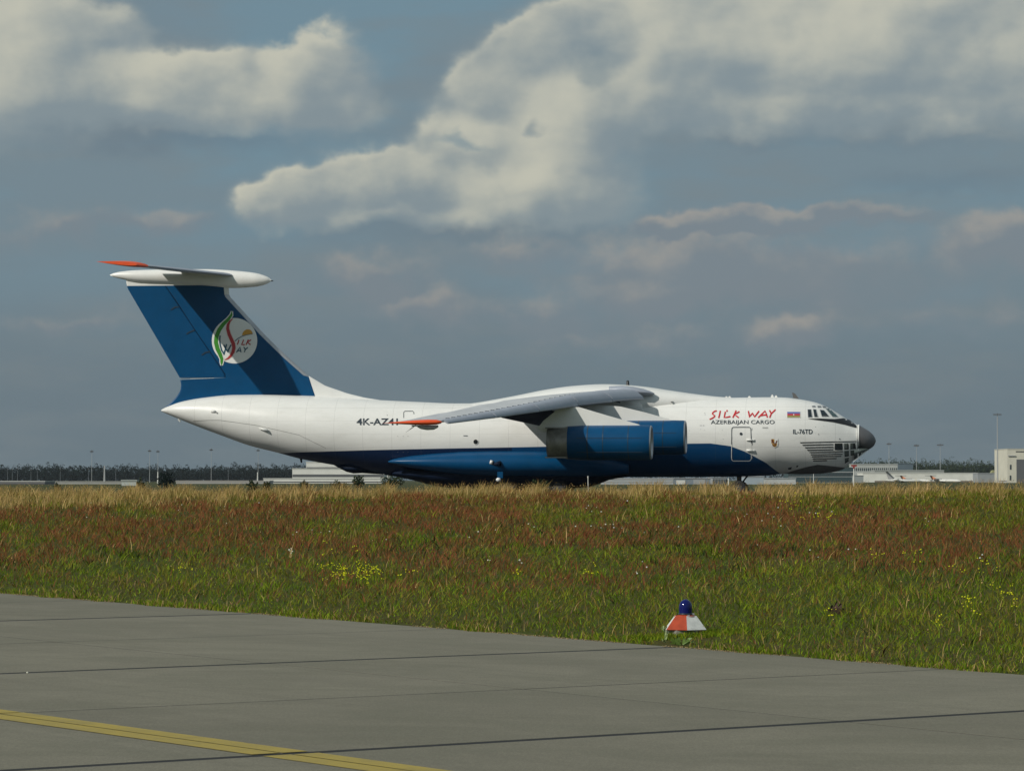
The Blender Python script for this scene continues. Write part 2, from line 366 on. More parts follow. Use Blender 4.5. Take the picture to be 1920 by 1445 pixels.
def slab_mesh(la, lb):
    h = .09; bev = .002
    def rect(a, b_, z): return [(-a, -b_, z), (a, -b_, z), (a, b_, z), (-a, b_, z)]
    vv = rect(la / 2, lb / 2, -h) + rect(la / 2, lb / 2, -bev) + rect(la / 2 - bev, lb / 2 - bev, 0)
    ff = []
    for k_ in (0, 4):
        for i in range(4): ff.append((k_ + i, k_ + (i + 1) % 4, k_ + 4 + (i + 1) % 4, k_ + 4 + i))
    ff.append((8, 9, 10, 11)); m_ = mesh(vv, ff); m_.materials.append(M['concrete']); return m_
GS, GT, GA = .17, .045, .030        # sealed wide joint, thin joint, joints along the edge direction
smesh = slab_mesh(sa - GA, sb - (GS + GT) / 2)
Rm = Matrix(((D1[0], D2[0], NA[0]), (D1[1], D2[1], NA[1]), (D1[2], D2[2], NA[2]))).to_4x4()
for i in range(0, 8):
    for j in range(-9, 12):
        a = AEDGE - sa * (i + .5); b0 = 35.2 + sb * j
        shift = (GS - GT) / 4 * (1 if j % 2 == 0 else -1)
        o = link(smesh, 'concrete_slab', None, ap)
        p = A2W(a + random.uniform(-.003, .003), b0 + sb / 2 + shift, random.uniform(-.001, .0006))
        o.matrix_local = Matrix.Translation(p) @ Rm
# yellow taxi line, one strip each side of the seam it follows; it is broken where a joint crosses it
my = bpy.data.materials.new('worn_yellow_paint'); my.use_nodes = True; k = NG(my.node_tree); b = my.node_tree.nodes['Principled BSDF']
geo = k.new('ShaderNodeNewGeometry').outputs['Position']
cc = k.mix(k.smooth(k.noise(geo, 2.2, 7, .7), .35, .75), (.38, .285, .045), (.29, .225, .055)); cc = k.mix(k.m('MULTIPLY', k.smooth(k.noise(geo, 24, 6, .75), .48, .76), .6), cc, (.16, .145, .09))
k.put(b.inputs['Base Color'], cc); b.inputs['Roughness'].default_value = .7
yl = empty('taxi_line'); tag(yl, 'faded yellow taxi guide line painted across the concrete apron', kind='structure')
AS = AEDGE - 2 * sa
for j in range(-9, 12):
    b0 = 35.2 + sb * j; b1 = b0 + sb; g0, g1 = ((GS, GT) if j % 2 == 0 else (GT, GS))
    for (a0, a1) in ((AS - .30, AS - GA / 2 + .003), (AS + GA / 2 - .003, AS + .28)):
        v = [A2W(a, bb, .005) for a, bb in ((a0, b0 + g0 / 2), (a1, b0 + g0 / 2), (a1, b1 - g1 / 2), (a0, b1 - g1 / 2))]
        obj('paint_strip', v, [(0, 1, 2, 3)], my, yl)
# the taxiway the aircraft rolls on, hidden behind the crest
def AL(x, y, z=0.): return AO + AU * x + AW * y + np.array([0, 0, z])
v = [AL(*q_) for q_ in ((-420, -11.5, .03), (420, -11.5, .03), (420, 11.5, .03), (-420, 11.5, .03))]
tw = obj('taxiway', v, [(0, 1, 2, 3)], mat('asphalt', (.05, .05, .05), .9, var=.2), None); tag(tw, 'grey asphalt taxiway under the cargo aircraft behind the meadow', kind='structure')

# ------------------------------------------------------------------ THE AIRCRAFT
AC = empty('cargo_aircraft', AO, -PHI)
tag(AC, 'large white and blue four-engined cargo aircraft with a T-tail taxiing behind the meadow', 'aircraft')
TOP = [(303, 768), (308, 765), (316, 761.5), (340, 753), (385, 745), (441, 740), (500, 739.5), (590, 742), (650, 746), (715, 750), (800, 754), (850, 756), (900, 756), (1000, 754), (1100, 752), (1300, 747), (1400, 745), (1440, 744.5), (1470, 745), (1500, 748.5), (1530, 754.5), (1545, 760), (1560, 768), (1575, 777), (1588, 785.5), (1608, 796.5)]
BOT = [(303, 771), (308, 773.5), (316, 777), (340, 787), (362, 796), (423, 819), (471, 836), (519, 848), (564, 860), (612, 869), (634, 873), (682, 882), (726, 889), (776, 893), (815, 894), (900, 894), (1200, 894), (1400, 893), (1440, 891), (1474, 888), (1500, 888.8), (1538, 887.5), (1566, 884), (1584, 877), (1592, 870), (1608, 857)]
WID = [(303, .12), (308, .28), (316, .42), (340, .75), (400, 1.25), (471, 1.72), (540, 2.08), (640, 2.36), (720, 2.4), (1430, 2.4), (1470, 2.33), (1530, 1.98), (1560, 1.68), (1588, 1.26), (1608, .90)]
def curve_z(pts, s=0.):
    q_ = [L(px, py, s) for px, py in pts]; return pchip([a for a, _ in q_], [b_ for _, b_ in q_])
ztop, zbot = curve_z(TOP), curve_z(BOT)
wid = pchip([L(px, 800)[0] for px, _ in WID], [w for _, w in WID])
def fus_w(x, z):
    zt, zb = float(ztop(x)), float(zbot(x)); zc, h = (zt + zb) / 2, (zt - zb) / 2
    t = min(max((z - zc) / h, -.995), .995); return float(wid(x)) * math.sqrt(1 - t * t)
X_T, X_N = L(303, 770)[0], L(1608, 820)[0]
xs = [X_T + (X_N - X_T) * t for t in np.linspace(0, 1, 150)]; xs = sorted(set(xs + list(np.linspace(X_T, X_T + 1.2, 10)) + list(np.linspace(X_N - 4, X_N, 24))))
st = [(x, float(ztop(x)), float(zbot(x)), float(wid(x)), 0.) for x in xs]

# fuselage paint: white above, blue below a swept boundary; faint frame and stringer seams, rivets, grime
mf = bpy.data.materials.new('fuselage_paint'); mf.use_nodes = True; k = NG(mf.node_tree); b = mf.node_tree.nodes['Principled BSDF']
oc = k.new('ShaderNodeTexCoord').outputs['Object']; fx, fy, fz = k.sep(oc)
BND = [L(px, py, 2.3) for px, py in ((510, 849), (540, 848), (693, 843.6), (824, 840.8), (934, 839), (1286, 831.5), (1332, 831), (1369, 836), (1396, 846), (1413, 855), (1435, 867), (1463, 890), (1490, 915))]
fc = k.new('ShaderNodeFloatCurve'); cu = fc.mapping.curves[0]
x0, x1 = -24., 24.
pp = [((a - x0) / (x1 - x0), b_ / 8) for a, b_ in BND]
pp = [(0, .42)] + [(.12, .42)] + pp + [(1, .0)]
while len(cu.points) < len(pp): cu.points.new(.5, .5)
for i, (a, b_) in enumerate(pp): cu.points[i].location = (a, max(0, b_)); cu.points[i].handle_type = 'VECTOR'
fc.mapping.use_clip = False; fc.mapping.update()
k.put(fc.inputs['Value'], k.lin(fx, x0, x1)); bz = k.m('MULTIPLY', fc.outputs[0], 8.0)
mask = k.m('GREATER_THAN', k.m('SUBTRACT', bz, fz), 0.0)
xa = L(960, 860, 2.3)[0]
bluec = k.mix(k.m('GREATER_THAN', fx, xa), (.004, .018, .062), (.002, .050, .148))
grime = k.noise(k.vm('MULTIPLY', oc, (.5, 1, 1.6)), 1.4, 7, .65)
whitec = k.mix(k.smooth(grime, .40, .75), (.80, .80, .77), (.745, .745, .71))
low = k.smooth(k.m('ADD', fz, k.m('MULTIPLY', grime, 1.2)), 3.9, 2.6); whitec = k.mix(k.m('MULTIPLY', low, .10), whitec, (.55, .54, .49))
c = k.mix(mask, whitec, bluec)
def seam(coord, period, width):
    f = k.m('PINGPONG', coord, period / 2); return k.m('LESS_THAN', f, width)
sm = k.m('MAXIMUM', seam(fx, 1.9, .010), seam(k.m('ADD', fz, 20), .86, .007))
c = k.mix(k.m('MULTIPLY', sm, .26), c, (.1, .1, .1))
k.put(b.inputs['Base Color'], c); b.inputs['Roughness'].default_value = .33; b.inputs['Coat Weight'].default_value = .05; b.inputs['Specular IOR Level'].default_value = .4
bn = k.new('ShaderNodeBump'); bn.inputs['Strength'].default_value = .25; bn.inputs['Distance'].default_value = .02
k.put(bn.inputs['Height'], k.m('ADD', k.m('MULTIPLY', k.noise(k.vm('MULTIPLY', oc, (1.1, 1.1, 2.3)), 1.6, 3, .5), 1.0), k.m('MULTIPLY', sm, -.4))); k.put(b.inputs['Normal'], bn.outputs[0])
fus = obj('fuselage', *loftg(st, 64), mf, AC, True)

def PF(px, py):                 # picture point -> place on the near side of the fuselage
    s = 2.4
    for _ in range(8):
        x, z = L(px, py, s); x = min(x, X_N); s = .5 * s + .5 * fus_w(x, z)
    return x, -s, z
def decal(name, polys, m, parent=AC, surf=PF, off=.022, sub=2, label=None):
    bm = bmesh.new()
    for poly in polys:
        vs_ = [bm.verts.new((p[0], p[1], 0)) for p in poly]
        try: bm.faces.new(vs_)
        except ValueError: pass
    bmesh.ops.triangulate(bm, faces=bm.faces[:])
    if sub: bmesh.ops.subdivide_edges(bm, edges=bm.edges[:], cuts=sub, use_grid_fill=True)
    for v_ in bm.verts:
        x, y, z = surf(v_.co.x, v_.co.y); v_.co = (x, y - off, z)
    me = bpy.data.meshes.new('m'); bm.to_mesh(me); bm.free()
    o = link(me, name, m, parent)
    if label: o['label'] = label
    if name in ('stencil_mark', 'vent_grille'): o['kind'] = 'stuff'
    return o
def ribbon(pts, w):
    pts = [Vector((p[0], p[1])) for p in pts]; Lf, Rt = [], []
    for i, p in enumerate(pts):
        d = (pts[min(i + 1, len(pts) - 1)] - pts[max(i - 1, 0)]).normalized(); n_ = Vector((-d.y, d.x))
        ww = w if not isinstance(w, (list, tuple)) else w[i]
        Lf.append(p + n_ * ww / 2); Rt.append(p - n_ * ww / 2)
    return [[Lf[i], Lf[i + 1], Rt[i + 1], Rt[i]] for i in range(len(pts) - 1)]
def z1(*pts): return [(1260 + x / 4.5714, 680 + y / 4.572) for x, y in pts]
def text(name, s, box, m, surf=PF, off=.022, shear=0., parent=AC, bold=0.):
    cu_ = bpy.data.curves.new('t', 'FONT'); cu_.body = s; cu_.size = 1; cu_.offset = bold; cu_.resolution_u = 3; cu_.shear = shear
    to = bpy.data.objects.new('t', cu_); COL.objects.link(to); dg = bpy.context.evaluated_depsgraph_get()
    me = bpy.data.meshes.new_from_object(to.evaluated_get(dg)); bpy.data.objects.remove(to, do_unlink=True)
    co = np.array([v_.co[:] for v_ in me.vertices]); lo = co.min(0); hi = co.max(0); x0_, y0_, x1_, y1_ = box
    for v_ in me.vertices:
        px = x0_ + (v_.co.x - lo[0]) / (hi[0] - lo[0]) * (x1_ - x0_); py = y1_ - (v_.co.y - lo[1]) / (hi[1] - lo[1]) * (y1_ - y0_)
        x, y, z = surf(px, py); v_.co = (x, y - off, z)
    # every letter is an object of its own
    nv_ = len(me.vertices); par = list(range(nv_))
    def fd(a):
        while par[a] != a: par[a] = par[par[a]]; a = par[a]
        return a
    for p in me.polygons:
        r0 = fd(p.vertices[0])
        for v_ in p.vertices[1:]: par[fd(v_)] = r0
    groups = {}
    for p in me.polygons: groups.setdefault(fd(p.vertices[0]), []).append(tuple(p.vertices))
    for fs in groups.values():
        ids = sorted({i for f in fs for i in f}); mp = {a: b_ for b_, a in enumerate(ids)}
        link(mesh([me.vertices[i].co[:] for i in ids], [tuple(mp[i] for i in f) for f in fs]), name, m, parent)
    bpy.data.meshes.remove(me)

# radome, navigator's glazing, chin radar bulge
RT = pchip([L(px, 0)[0] for px in (1608, 1615, 1625, 1633, 1638, 1640)], [L(1608, y)[1] for y in (796.3, 800.5, 806.5, 813, 820, 826)])
RB = pchip([L(px, 0)[0] for px in (1608, 1615, 1625, 1633, 1638, 1640)], [L(1608, y)[1] for y in (838.5, 840.5, 842.5, 838.5, 832.5, 826.5)])
RW = pchip([L(px, 0)[0] for px in (1608, 1615, 1625, 1633, 1638, 1640)], [.90, .84, .66, .42, .2, .02])
xr = [L(px, 0)[0] for px in (1607.5, 1608.5, 1611, 1615, 1620, 1625, 1629, 1633, 1636, 1638, 1639.3, 1640)]
obj('radome', *loftg([(x, float(RT(x)), float(RB(x)), float(RW(x)), 0.) for x in xr], 40), M['radome'], AC, True)
xg = L(1607, 0)[0]; obj('radome_rim', *loftg([(L(1606.3, 0)[0], float(ztop(xg)) + .03, L(1606, 839.5)[1], .94, 0.), (L(1609, 0)[0], float(RT(xr[1])) + .035, L(1608, 839.5)[1], .935, 0.)], 40), M['white'], AC, True)
stg = [(L(px, 0)[0], L(px, t)[1], L(px, bt)[1], w, 0.) for px, t, bt, w in ((1600, 836, 862, 1.0), (1608, 837, 857, .9), (1615, 838, 851.5, .74), (1622, 839, 846, .5), (1627.5, 840, 842.5, .2))]
obj('nose_glazing', *loftg(stg, 32), M['navglass'], AC, True)
CHIN = True
# white and dark glazing bars and panes of the nose
bars = []
for a, b_ in (((1470, 690), (1472, 870)), ((1520, 688), (1524, 840)), ((1580, 686), (1584, 800)), ((1470, 750), (1590, 742)), ((1472, 812), (1590, 790)), ((1478, 866), (1590, 812))): bars += ribbon(z1(a, b_), 1.5)
panes = [z1((1476, 692), (1513, 691), (1514, 745), (1478, 748)), z1((1528, 690), (1572, 688), (1576, 740), (1530, 744)), z1((1478, 755), (1516, 752), (1518, 805), (1480, 809)), z1((1530, 751), (1577, 748), (1579, 785), (1532, 802)),
         z1((1481, 818), (1518, 812), (1512, 846), (1484, 860))]
for pn in panes: decal('nose_pane', [pn], M['navglass'], off=.018, sub=2)
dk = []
for a, b_ in (((1508, 695), (1510, 742)), ((1556, 692), (1560, 738)), ((1480, 800), (1514, 797)), ((1484, 858), (1514, 838)), ((1480, 742), (1512, 738)), ((1560, 690), (1574, 740))): decal('pane_dark_bar', ribbon(z1(a, b_), 2.0), M['black'], off=.024, sub=1)  # narrow black bars across the nose panes
decal('nose_glazing_frame', bars, M['white'], off=.03, sub=2)
# bars on the wedge under the radome
def PW(px, py):
    for_x, z = L(px, py, .4); t = min(max((px - 1600) / 28, 0), 1); s = 1.0 * (1 - t) ** .7 * .95 + .12; return L(px, py, s)[0], -s, z
fr = ribbon([(1609, 841), (1609, 857)], 1.3) + ribbon([(1609, 843), (1626, 843.2)], 1.6) + ribbon([(1600, 866), (1627, 843)], 1.8) + ribbon([(1616, 843), (1616, 851)], 1.2)
decal('nose_glazing_frame', fr, M['white'], surf=PW, off=.03, sub=1)
decal('nose_window', [z1((1395, 690), (1462, 690), (1462, 748), (1395, 748))], M['glass'], off=.03)
decal('nose_window_frame', ribbon(z1((1390, 685), (1467, 685), (1467, 753), (1390, 753), (1390, 685)), 1.0), M['white'], off=.034, sub=1)
for (y, xa_, xb_) in ((684, 1098, 1583), (705, 1118, 1384), (727, 1140, 1384), (748, 1158, 1384), (768, 1178, 1464), (789, 1190, 1462), (806, 1198, 1452), (824, 1205, 1410), (840, 1210, 1330)):
    decal('nose_stripe', ribbon(z1((xa_, y), ((xa_ + xb_) / 2, y - (xb_ - xa_) * .012), (xb_, y - (xb_ - xa_) * .022)), 1.75 if y > 690 else 1.6), M['black'], sub=2)
decal('anti_glare_panel', [z1((1162, 479), (1260, 476), (1395, 481), (1472, 474), (1522, 490), (1572, 528), (1583, 542), (1583, 558), (1480, 530), (1380, 508), (1240, 490))], M['black'], sub=3)
decal('chin_radar_cover', [[(1472, 887.5), (1490, 881.5), (1512, 875.5), (1533, 871), (1560, 873.8), (1585, 876.8), (1580, 880), (1566, 884.2), (1538, 887.7), (1500, 888.9)]], M['pod'], sub=4)
# cockpit windows
cw = [('glass', ((1162, 398), (1193, 398), (1203, 465), (1166, 467))), ('glass', ((1208, 396), (1236, 399), (1252, 464), (1220, 464))), ('glass', ((1266, 400), (1304, 406), (1348, 460), (1284, 460))), ('glass_green', ((1318, 392), (1350, 390), (1428, 464), (1376, 462))),
      ('glass', ((1198, 368), (1228, 368), (1232, 380), (1203, 380))), ('glass', ((1245, 368), (1275, 370), (1282, 382), (1250, 382))), ('glass', ((1288, 369), (1316, 373), (1323, 384), (1295, 384)))]
for mm, pl in cw:
    w_o = decal('cockpit_window', [z1(*pl)], M[mm], off=.02, sub=2)
    decal('window_frame', ribbon(z1(*pl, pl[0]), .9), M['wing_top'], off=.028, sub=1)
# door
dr = [(512, 575), (514, 560), (524, 552), (600, 551), (664, 552), (674, 560), (676, 575), (680, 690)]
dr2 = [(680, 690), (680, 820), (672, 836), (660, 841), (595, 841), (525, 841), (514, 833), (510, 815), (511, 700), (512, 575)]
decal('door_outline', ribbon(z1(*dr), 1.3), M['ink'], sub=1); decal('door_outline', ribbon(z1(*dr2[-2:]), 1.3), M['ink'], sub=1); decal('door_outline', ribbon(z1(*dr2[:-1]), 1.2), M['white'], off=.026, sub=1)
decal('door_outline', ribbon(z1((686, 560), (690, 820)), .8), M['line'], sub=1)
def disc(cx, cy, r, n=18): return [(cx + r * math.cos(2 * math.pi * i / n), cy + r * math.sin(2 * math.pi * i / n)) for i in range(n)]
decal('door_porthole', [disc(1389.3, 813, 2.6)], M['glass'], off=.03, sub=1)
for yy_ in (660, 750):
    x, y, z = PF(*z1((668, yy_))[0]); obj('door_hinge', *join(tubeg((x - .22, y - .05, z), (x + .22, y - .07, z - .03), .05, .04, 8), tubeg((x + .2, y - .07, z - .03), (x + .32, y - .02, z), .04, .02, 8)), M['white'], AC, True)
decal('porthole_rim', [disc(892, 828, 5.2)], M['white'], off=.024, sub=1); decal('porthole', [disc(892, 828, 4.3)], M['black'], off=.03, sub=1); decal('porthole', [disc(892, 828, 2)], M['glass'], off=.036, sub=1)
# lettering on the nose
S = [[(384, 411), (366, 414), (350, 426), (346, 436), (356, 445), (366, 453), (362, 463), (345, 474), (322, 484)], [(414, 410), (408, 440), (399, 473)], [(457, 418), (452, 442), (446, 468), (470, 466), (500, 459)], [(474, 404), (468, 418)], [(550, 407), (536, 438), (520, 470)], [(578, 417), (556, 430), (533, 441), (552, 455), (572, 470)],
     [(654, 412), (660, 440), (662, 465), (676, 446), (690, 430), (698, 447), (706, 463), (725, 440), (746, 412)], [(738, 470), (768, 440), (798, 411), (808, 440), (817, 468)], [(758, 452), (786, 447), (815, 446)], [(836, 405), (842, 420), (851, 434)], [(887, 400), (868, 418), (851, 434), (843, 452), (836, 470)]]
for s_ in S: decal('red_letter_stroke', ribbon(z1(*s_), 2.4), M['red'], off=.03, sub=1)
text('letter', 'AZERBAIJAN CARGO', (1332.8, 787.3, 1452.3, 796.8), M['ink'], bold=.008)
text('letter', 'IL-76TD', (1487, 804.5, 1523.5, 813.3), M['ink'], bold=.012)
text('letter', '0000', (1429.5, 800.2, 1440, 803), M['line'])
text('registration_letter', '4K-AZ41', (668.5, 784, 746, 796.5), M['ink'], bold=.02)
# flag
fl = z1((988, 420), (1098, 420), (1098, 468), (988, 468)); fx0, fx1, fy0, fy1 = fl[0][0], fl[1][0], fl[0][1], fl[2][1]
Mf = [mat('flag_blue', (.13, .16, .42), .4), mat('flag_red', (.50, .05, .06), .4), mat('flag_green', (.30, .27, .08), .4)]
decal('flag_border', [[(fx0 - 1, fy0 - 1), (fx1 + 1, fy0 - 1), (fx1 + 1, fy1 + 1), (fx0 - 1, fy1 + 1)]], M['white'], off=.02)
for i in range(3):
    ya, yb = fy0 + (fy1 - fy0) * i / 3, fy0 + (fy1 - fy0) * (i + 1) / 3
    decal('flag_stripe', [[(fx0, ya), (fx1, ya), (fx1, yb), (fx0, yb)]], Mf[i], off=.027)
decal('flag_emblem', [disc((fx0 + fx1) / 2, (fy0 + fy1) / 2, 1.2, 8)], M['white'], off=.034, sub=0)
# shield
mg_ = mat('gold_emblem', (.50, .28, .05), .4); mbr = mat('brown_emblem', (.16, .05, .03), .5)
decal('coat_of_arms', [z1((846, 650), (910, 650), (912, 690), (905, 715), (880, 728), (856, 715), (847, 690))], M['white'], off=.022)
decal('coat_of_arms', [z1((850, 653), (877, 653), (877, 690), (852, 690))], mg_, off=.028); decal('coat_of_arms', [z1((880, 653), (906, 653), (905, 672), (880, 690))], M['white'], off=.029)
decal('coat_of_arms', [z1((856, 692), (902, 692), (895, 714), (880, 722), (862, 712))], mg_, off=.028)
decal('coat_of_arms', ribbon(z1((858, 656), (868, 680), (885, 700), (900, 668)), 2.4) + ribbon(z1((862, 700), (872, 712), (890, 705)), 1.8) + ribbon(z1((856, 660), (860, 685)), 1.6), mbr, off=.034, sub=0)
# small stencils, vents and marks
mk = []
for (x, y, w, h) in ((242, 537, 6, 4), (255, 537, 6, 4), (272, 537, 8, 4), (245, 570, 3, 3), (277, 577, 3, 3), (148, 580, 4, 3), (430, 576, 3, 3), (281, 430, 4, 4), (284, 443, 4, 4), (1230, 548, 4, 4), (1256, 613, 6, 6), (1438, 652, 9, 8), (1302, 540, 3, 3), (440, 652, 3, 3)):
    p = z1((x, y))[0]; w /= 9.; h /= 9.; mk.append([(p[0] - w, p[1] - h), (p[0] + w, p[1] - h), (p[0] + w, p[1] + h), (p[0] - w, p[1] + h)])
decal('stencil_mark', mk, M['ink'], sub=0)
mk = [[(1477.5 + i * 16, 877 - 4 * i), (1485 + i * 12, 875.2 - 3 * i), (1483 + i * 13, 880 - 5 * i), (1478 + i * 15, 880 - 4 * i)] for i in range(2)]
decal('vent_grille', mk, M['ink'], sub=1)
decal('panel_mark', [[(869, 816), (877, 816), (877, 817.2), (869, 817.2)]], M['ink'], sub=0)
decal('stencil_mark', [disc(x, 817.5, .6, 6) for x in (746, 756, 765)] + [disc(x, 847.5, .6, 6) for x in (746, 756, 765)] + [disc(726, 778, .7, 6)], M['line'], sub=0)
rd = ribbon([(757, 783), (757, 772.5), (759, 770.5), (774, 770.5), (776, 772.5), (776, 776)], 1.0); decal('escape_hatch_outline', rd, M['ink'], sub=1)
rampl = ribbon([(362, 789), (390, 787.5), (412, 787.5), (480, 797), (560, 815), (611, 840)], .5); decal('panel_seam', rampl, M['line'], off=.012, sub=2)
x, y, z = PF(486, 802.5); x2, y2, z2 = PF(502, 807); obj('tail_strake', *tubeg((x, y - .1, z), (x2, y2 - .12, z2), .03, .09, 8), M['white'], AC, True)
x, y, z = PF(401, 771); obj('tail_lamp', *tubeg((x - .15, y + .04, z + .03), (x + .12, y - .05, z - .02), .12, .07, 10), M['white'], AC, True); decal('tail_lamp_lens', [disc(406, 773, 1.5, 10)], M['line'], off=.07, sub=0)
x, y, z = PF(338, 787); obj('tail_vent', *tubeg((x - .1, -.2, z + .05), (x + .02, -.2, z - .12), .08, .05, 8), M['white'], AC)
# aerials on the spine
x, z = L(1490, 746); obj('blade_aerial', [(x - .1, -.03, z), (x + .28, -.03, z - .05), (x + .28, .03, z - .05), (x - .1, .03, z), (x - .16, -.01, z + .36), (x + .02, -.01, z + .3), (x + .02, .01, z + .3), (x - .16, .01, z + .36)], [(0, 1, 5, 4), (1, 2, 6, 5), (2, 3, 7, 6), (3, 0, 4, 7), (4, 5, 6, 7)], M['pod'], AC)
for px_, h_ in ((1455, .12), (1448, .16), (1362, .1), (1368, .1), (1405, .09)):
    x, z = L(px_, TOP and 745); z = float(ztop(x)); obj('aerial', *join(boxg(x - .09, x + .09, -.05, .05, z - .05, z + h_ * .5), boxg(x - .05, x + .05, -.03, .03, z + h_ * .5, z + h_)), M['white'] if px_ < 1500 else M['red'], AC)
# tail cone edge blister and cargo ramp fairing
sr = [(L(px, 0)[0], L(px, 868)[1], L(px, bt)[1], w, 0.) for px, bt, w in ((628, 872, .1), (640, 878.5, .6), (652, 884.5, .9), (664, 887.3, 1.0), (680, 886.6, .9), (700, 888, .7), (720, 889, .2))]
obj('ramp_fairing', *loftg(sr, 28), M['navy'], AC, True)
x, z = L(564, 861); obj('tail_bumper', *tubeg((x, 0, z + .15), (x + .05, 0, z - .22), .1, .05, 8), M['black'], AC)
# undercarriage fairings
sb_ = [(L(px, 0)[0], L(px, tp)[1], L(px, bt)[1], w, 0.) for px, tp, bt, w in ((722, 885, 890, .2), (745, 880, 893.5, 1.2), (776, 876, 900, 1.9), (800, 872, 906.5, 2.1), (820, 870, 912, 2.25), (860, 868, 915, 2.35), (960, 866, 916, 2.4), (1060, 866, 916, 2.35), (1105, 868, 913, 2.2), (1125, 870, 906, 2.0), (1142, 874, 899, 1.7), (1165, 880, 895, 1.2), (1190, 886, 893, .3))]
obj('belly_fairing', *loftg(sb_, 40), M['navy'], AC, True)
for sgn in (-1, 1):
    ss = [(L(px, 0, 2.9)[0], L(px, tp, 2.9)[1], L(px, bt, 2.9)[1], w, sgn * yc) for px, tp, bt, w, yc in ((726, 864, 866.5, .08, 2.25), (733, 861, 869, .30, 2.2), (745, 858, 872, .5, 2.15), (770, 854, 877, .8, 2.1), (810, 850, 883, 1.0, 2.1), (860, 846.5, 889, 1.12, 2.1), (920, 845, 892, 1.18, 2.1), (1000, 845, 893, 1.2, 2.1), (1100, 850, 893, 1.0, 2.0), (1140, 858, 892, .6, 1.8), (1175, 870, 888, .15, 1.7))]
    obj('gear_fairing', *loftg(ss, 40), M['blue'], AC, True)
s3 = 3.3
x, z = L(920, 867, s3); obj('fairing_highlight', *tubeg((x - .05, -s3, z + .05), (x + .12, -s3 + .05, z), .12, .14, 12), M['white'], AC, True)  # white stub modelled in place of a bright highlight on the gear fairing
x, z = L(935, 869, s3); obj('fairing_intake', *tubeg((x - .45, -s3 + .1, z - .06), (x + .12, -s3 - .08, z + .02), .06, .17, 12), M['navy'], AC, True)
xq, zq = L(937.5, 884, 3.1); x2, z2 = L(943, 896, 3.1)
obj('gear_door', *boxg(xq - .17, x2, -3.14, -3.06, z2, zq), M['blue'], AC)
x, z = L(936, 899, 3.1); obj('taxi_lamp', *latheg([(0, .12), (.08, .1), (.13, 0), (.13, -.12), (.05, -.2)], 14, 'x', (x, -3.12, z)), M['lamp'], AC, True)

# landing gear (mostly behind the grass)
def wheel_mesh(r, w):
    V, Fc = latheg([(r * .5, -w * .38), (r * .86, -w * .5), (r, -w * .3), (r, w * .3), (r * .86, w * .5), (r * .5, w * .38)], 20, 'y'); return mesh(V, Fc)
def rim_mesh(r, w):
    V, Fc = latheg([(.02, -w * .42), (r * .5, -w * .4), (r * .5, w * .4), (.02, w * .42)], 16, 'y'); return mesh(V, Fc)
def gear(x, ys_, r, w, ztop_, yst):
    g_ = obj('landing_gear', *join(tubeg((x, yst, r), (x, yst, ztop_), .14, .17, 10), tubeg((x, min(ys_) - .1, r), (x, max(ys_) + .1, r), .09, .09, 8), tubeg((x, yst, r + .15), (x + .9, yst, ztop_), .06, .06, 6)), M['rim'], AC, True)
    for y_ in ys_:
        o1 = link(WM[r][0], 'wheel', None, g_); o1.location = (x, y_, r); o2 = link(WM[r][1], 'hub', None, g_); o2.location = (x, y_, r)
WM = {}
for r_, w_2 in ((.55, .33), (.65, .45)):
    a, b_ = wheel_mesh(r_, w_2), rim_mesh(r_, w_2); a.materials.append(M['tyre']); b_.materials.append(M['rim'])
    a.polygons.foreach_set('use_smooth', [True] * len(a.polygons)); WM[r_] = (a, b_)
xn = L(1386, 900)[0]; gear(xn, (-.95, -.5, .5, .95), .55, .33, 1.9, 0.)
for px_ in (960, 1052):
    for sg in (-1, 1): gear(L(px_, 900)[0], [sg * 1.35 + d for d in (-.55, -.1 + .0, .45, .95)] if sg < 0 else [sg * 1.35 + d for d in (-.95, -.45, .1, .55)], .65, .45, 2.0, sg * 1.5)

# wing crown fairing
cf = [(850, 758, .3), (880, 756.3, .9), (930, 748.5, 1.5), (975, 740, 1.9), (1025, 730, 2.1), (1077, 723, 2.2), (1130, 720, 2.1), (1172, 721.5, 1.9), (1210, 725, 1.6), (1260, 732.5, 1.25), (1310, 739.5, .9), (1345, 743.5, .6), (1375, 745.6, .2)]
zt = pchip([L(a, 0)[0] for a, _, _ in cf], [L(a, b_)[1] for a, b_, _ in cf]); zw = pchip([L(a, 0)[0] for a, _, _ in cf], [c_ for _, _, c_ in cf])
xs_ = np.linspace(L(850, 0)[0], L(1375, 0)[0], 60)
obj('wing_fairing', *loftg([(x, float(zt(x)), float(ztop(x)) - 1.5 * min(1, float(zw(x)) / 1.8), float(zw(x)), 0.) for x in xs_], 44), M['white'], AC, True)
# filler either side below the wing root
for sgn in (-1, 1):
    stf = [(L(px, 0, 2.4)[0], L(px, tp, 2.4)[1], L(px, bt, 2.4)[1], w, sgn * 1.70) for px, tp, bt, w in ((930, 765, 768, .1), (980, 756, 776, .5), (1060, 745, 786, .72), (1130, 742, 788, .76), (1165, 742, 786, .62), (1188, 748, 784, .40), (1202, 758, 776, .12))]
    obj('wing_root_fairing', *loftg(stf, 32), M['white'], AC, True)
for sgn in (-1, 1):
    stf = [(L(px, 0, 2.0)[0], L(px, tp, 2.0)[1], L(px, bt, 2.0)[1], w, sgn * 1.5) for px, tp, bt, w in ((1140, 724, 736, .2), (1165, 722.5, 740, .7), (1185, 724.5, 742, .75), (1205, 728.5, 742, .6), (1218, 733, 740, .35), (1225, 736.5, 738.5, .1))]
    obj('wing_root_glove', *loftg(stf, 28), M['slat'], AC, True)
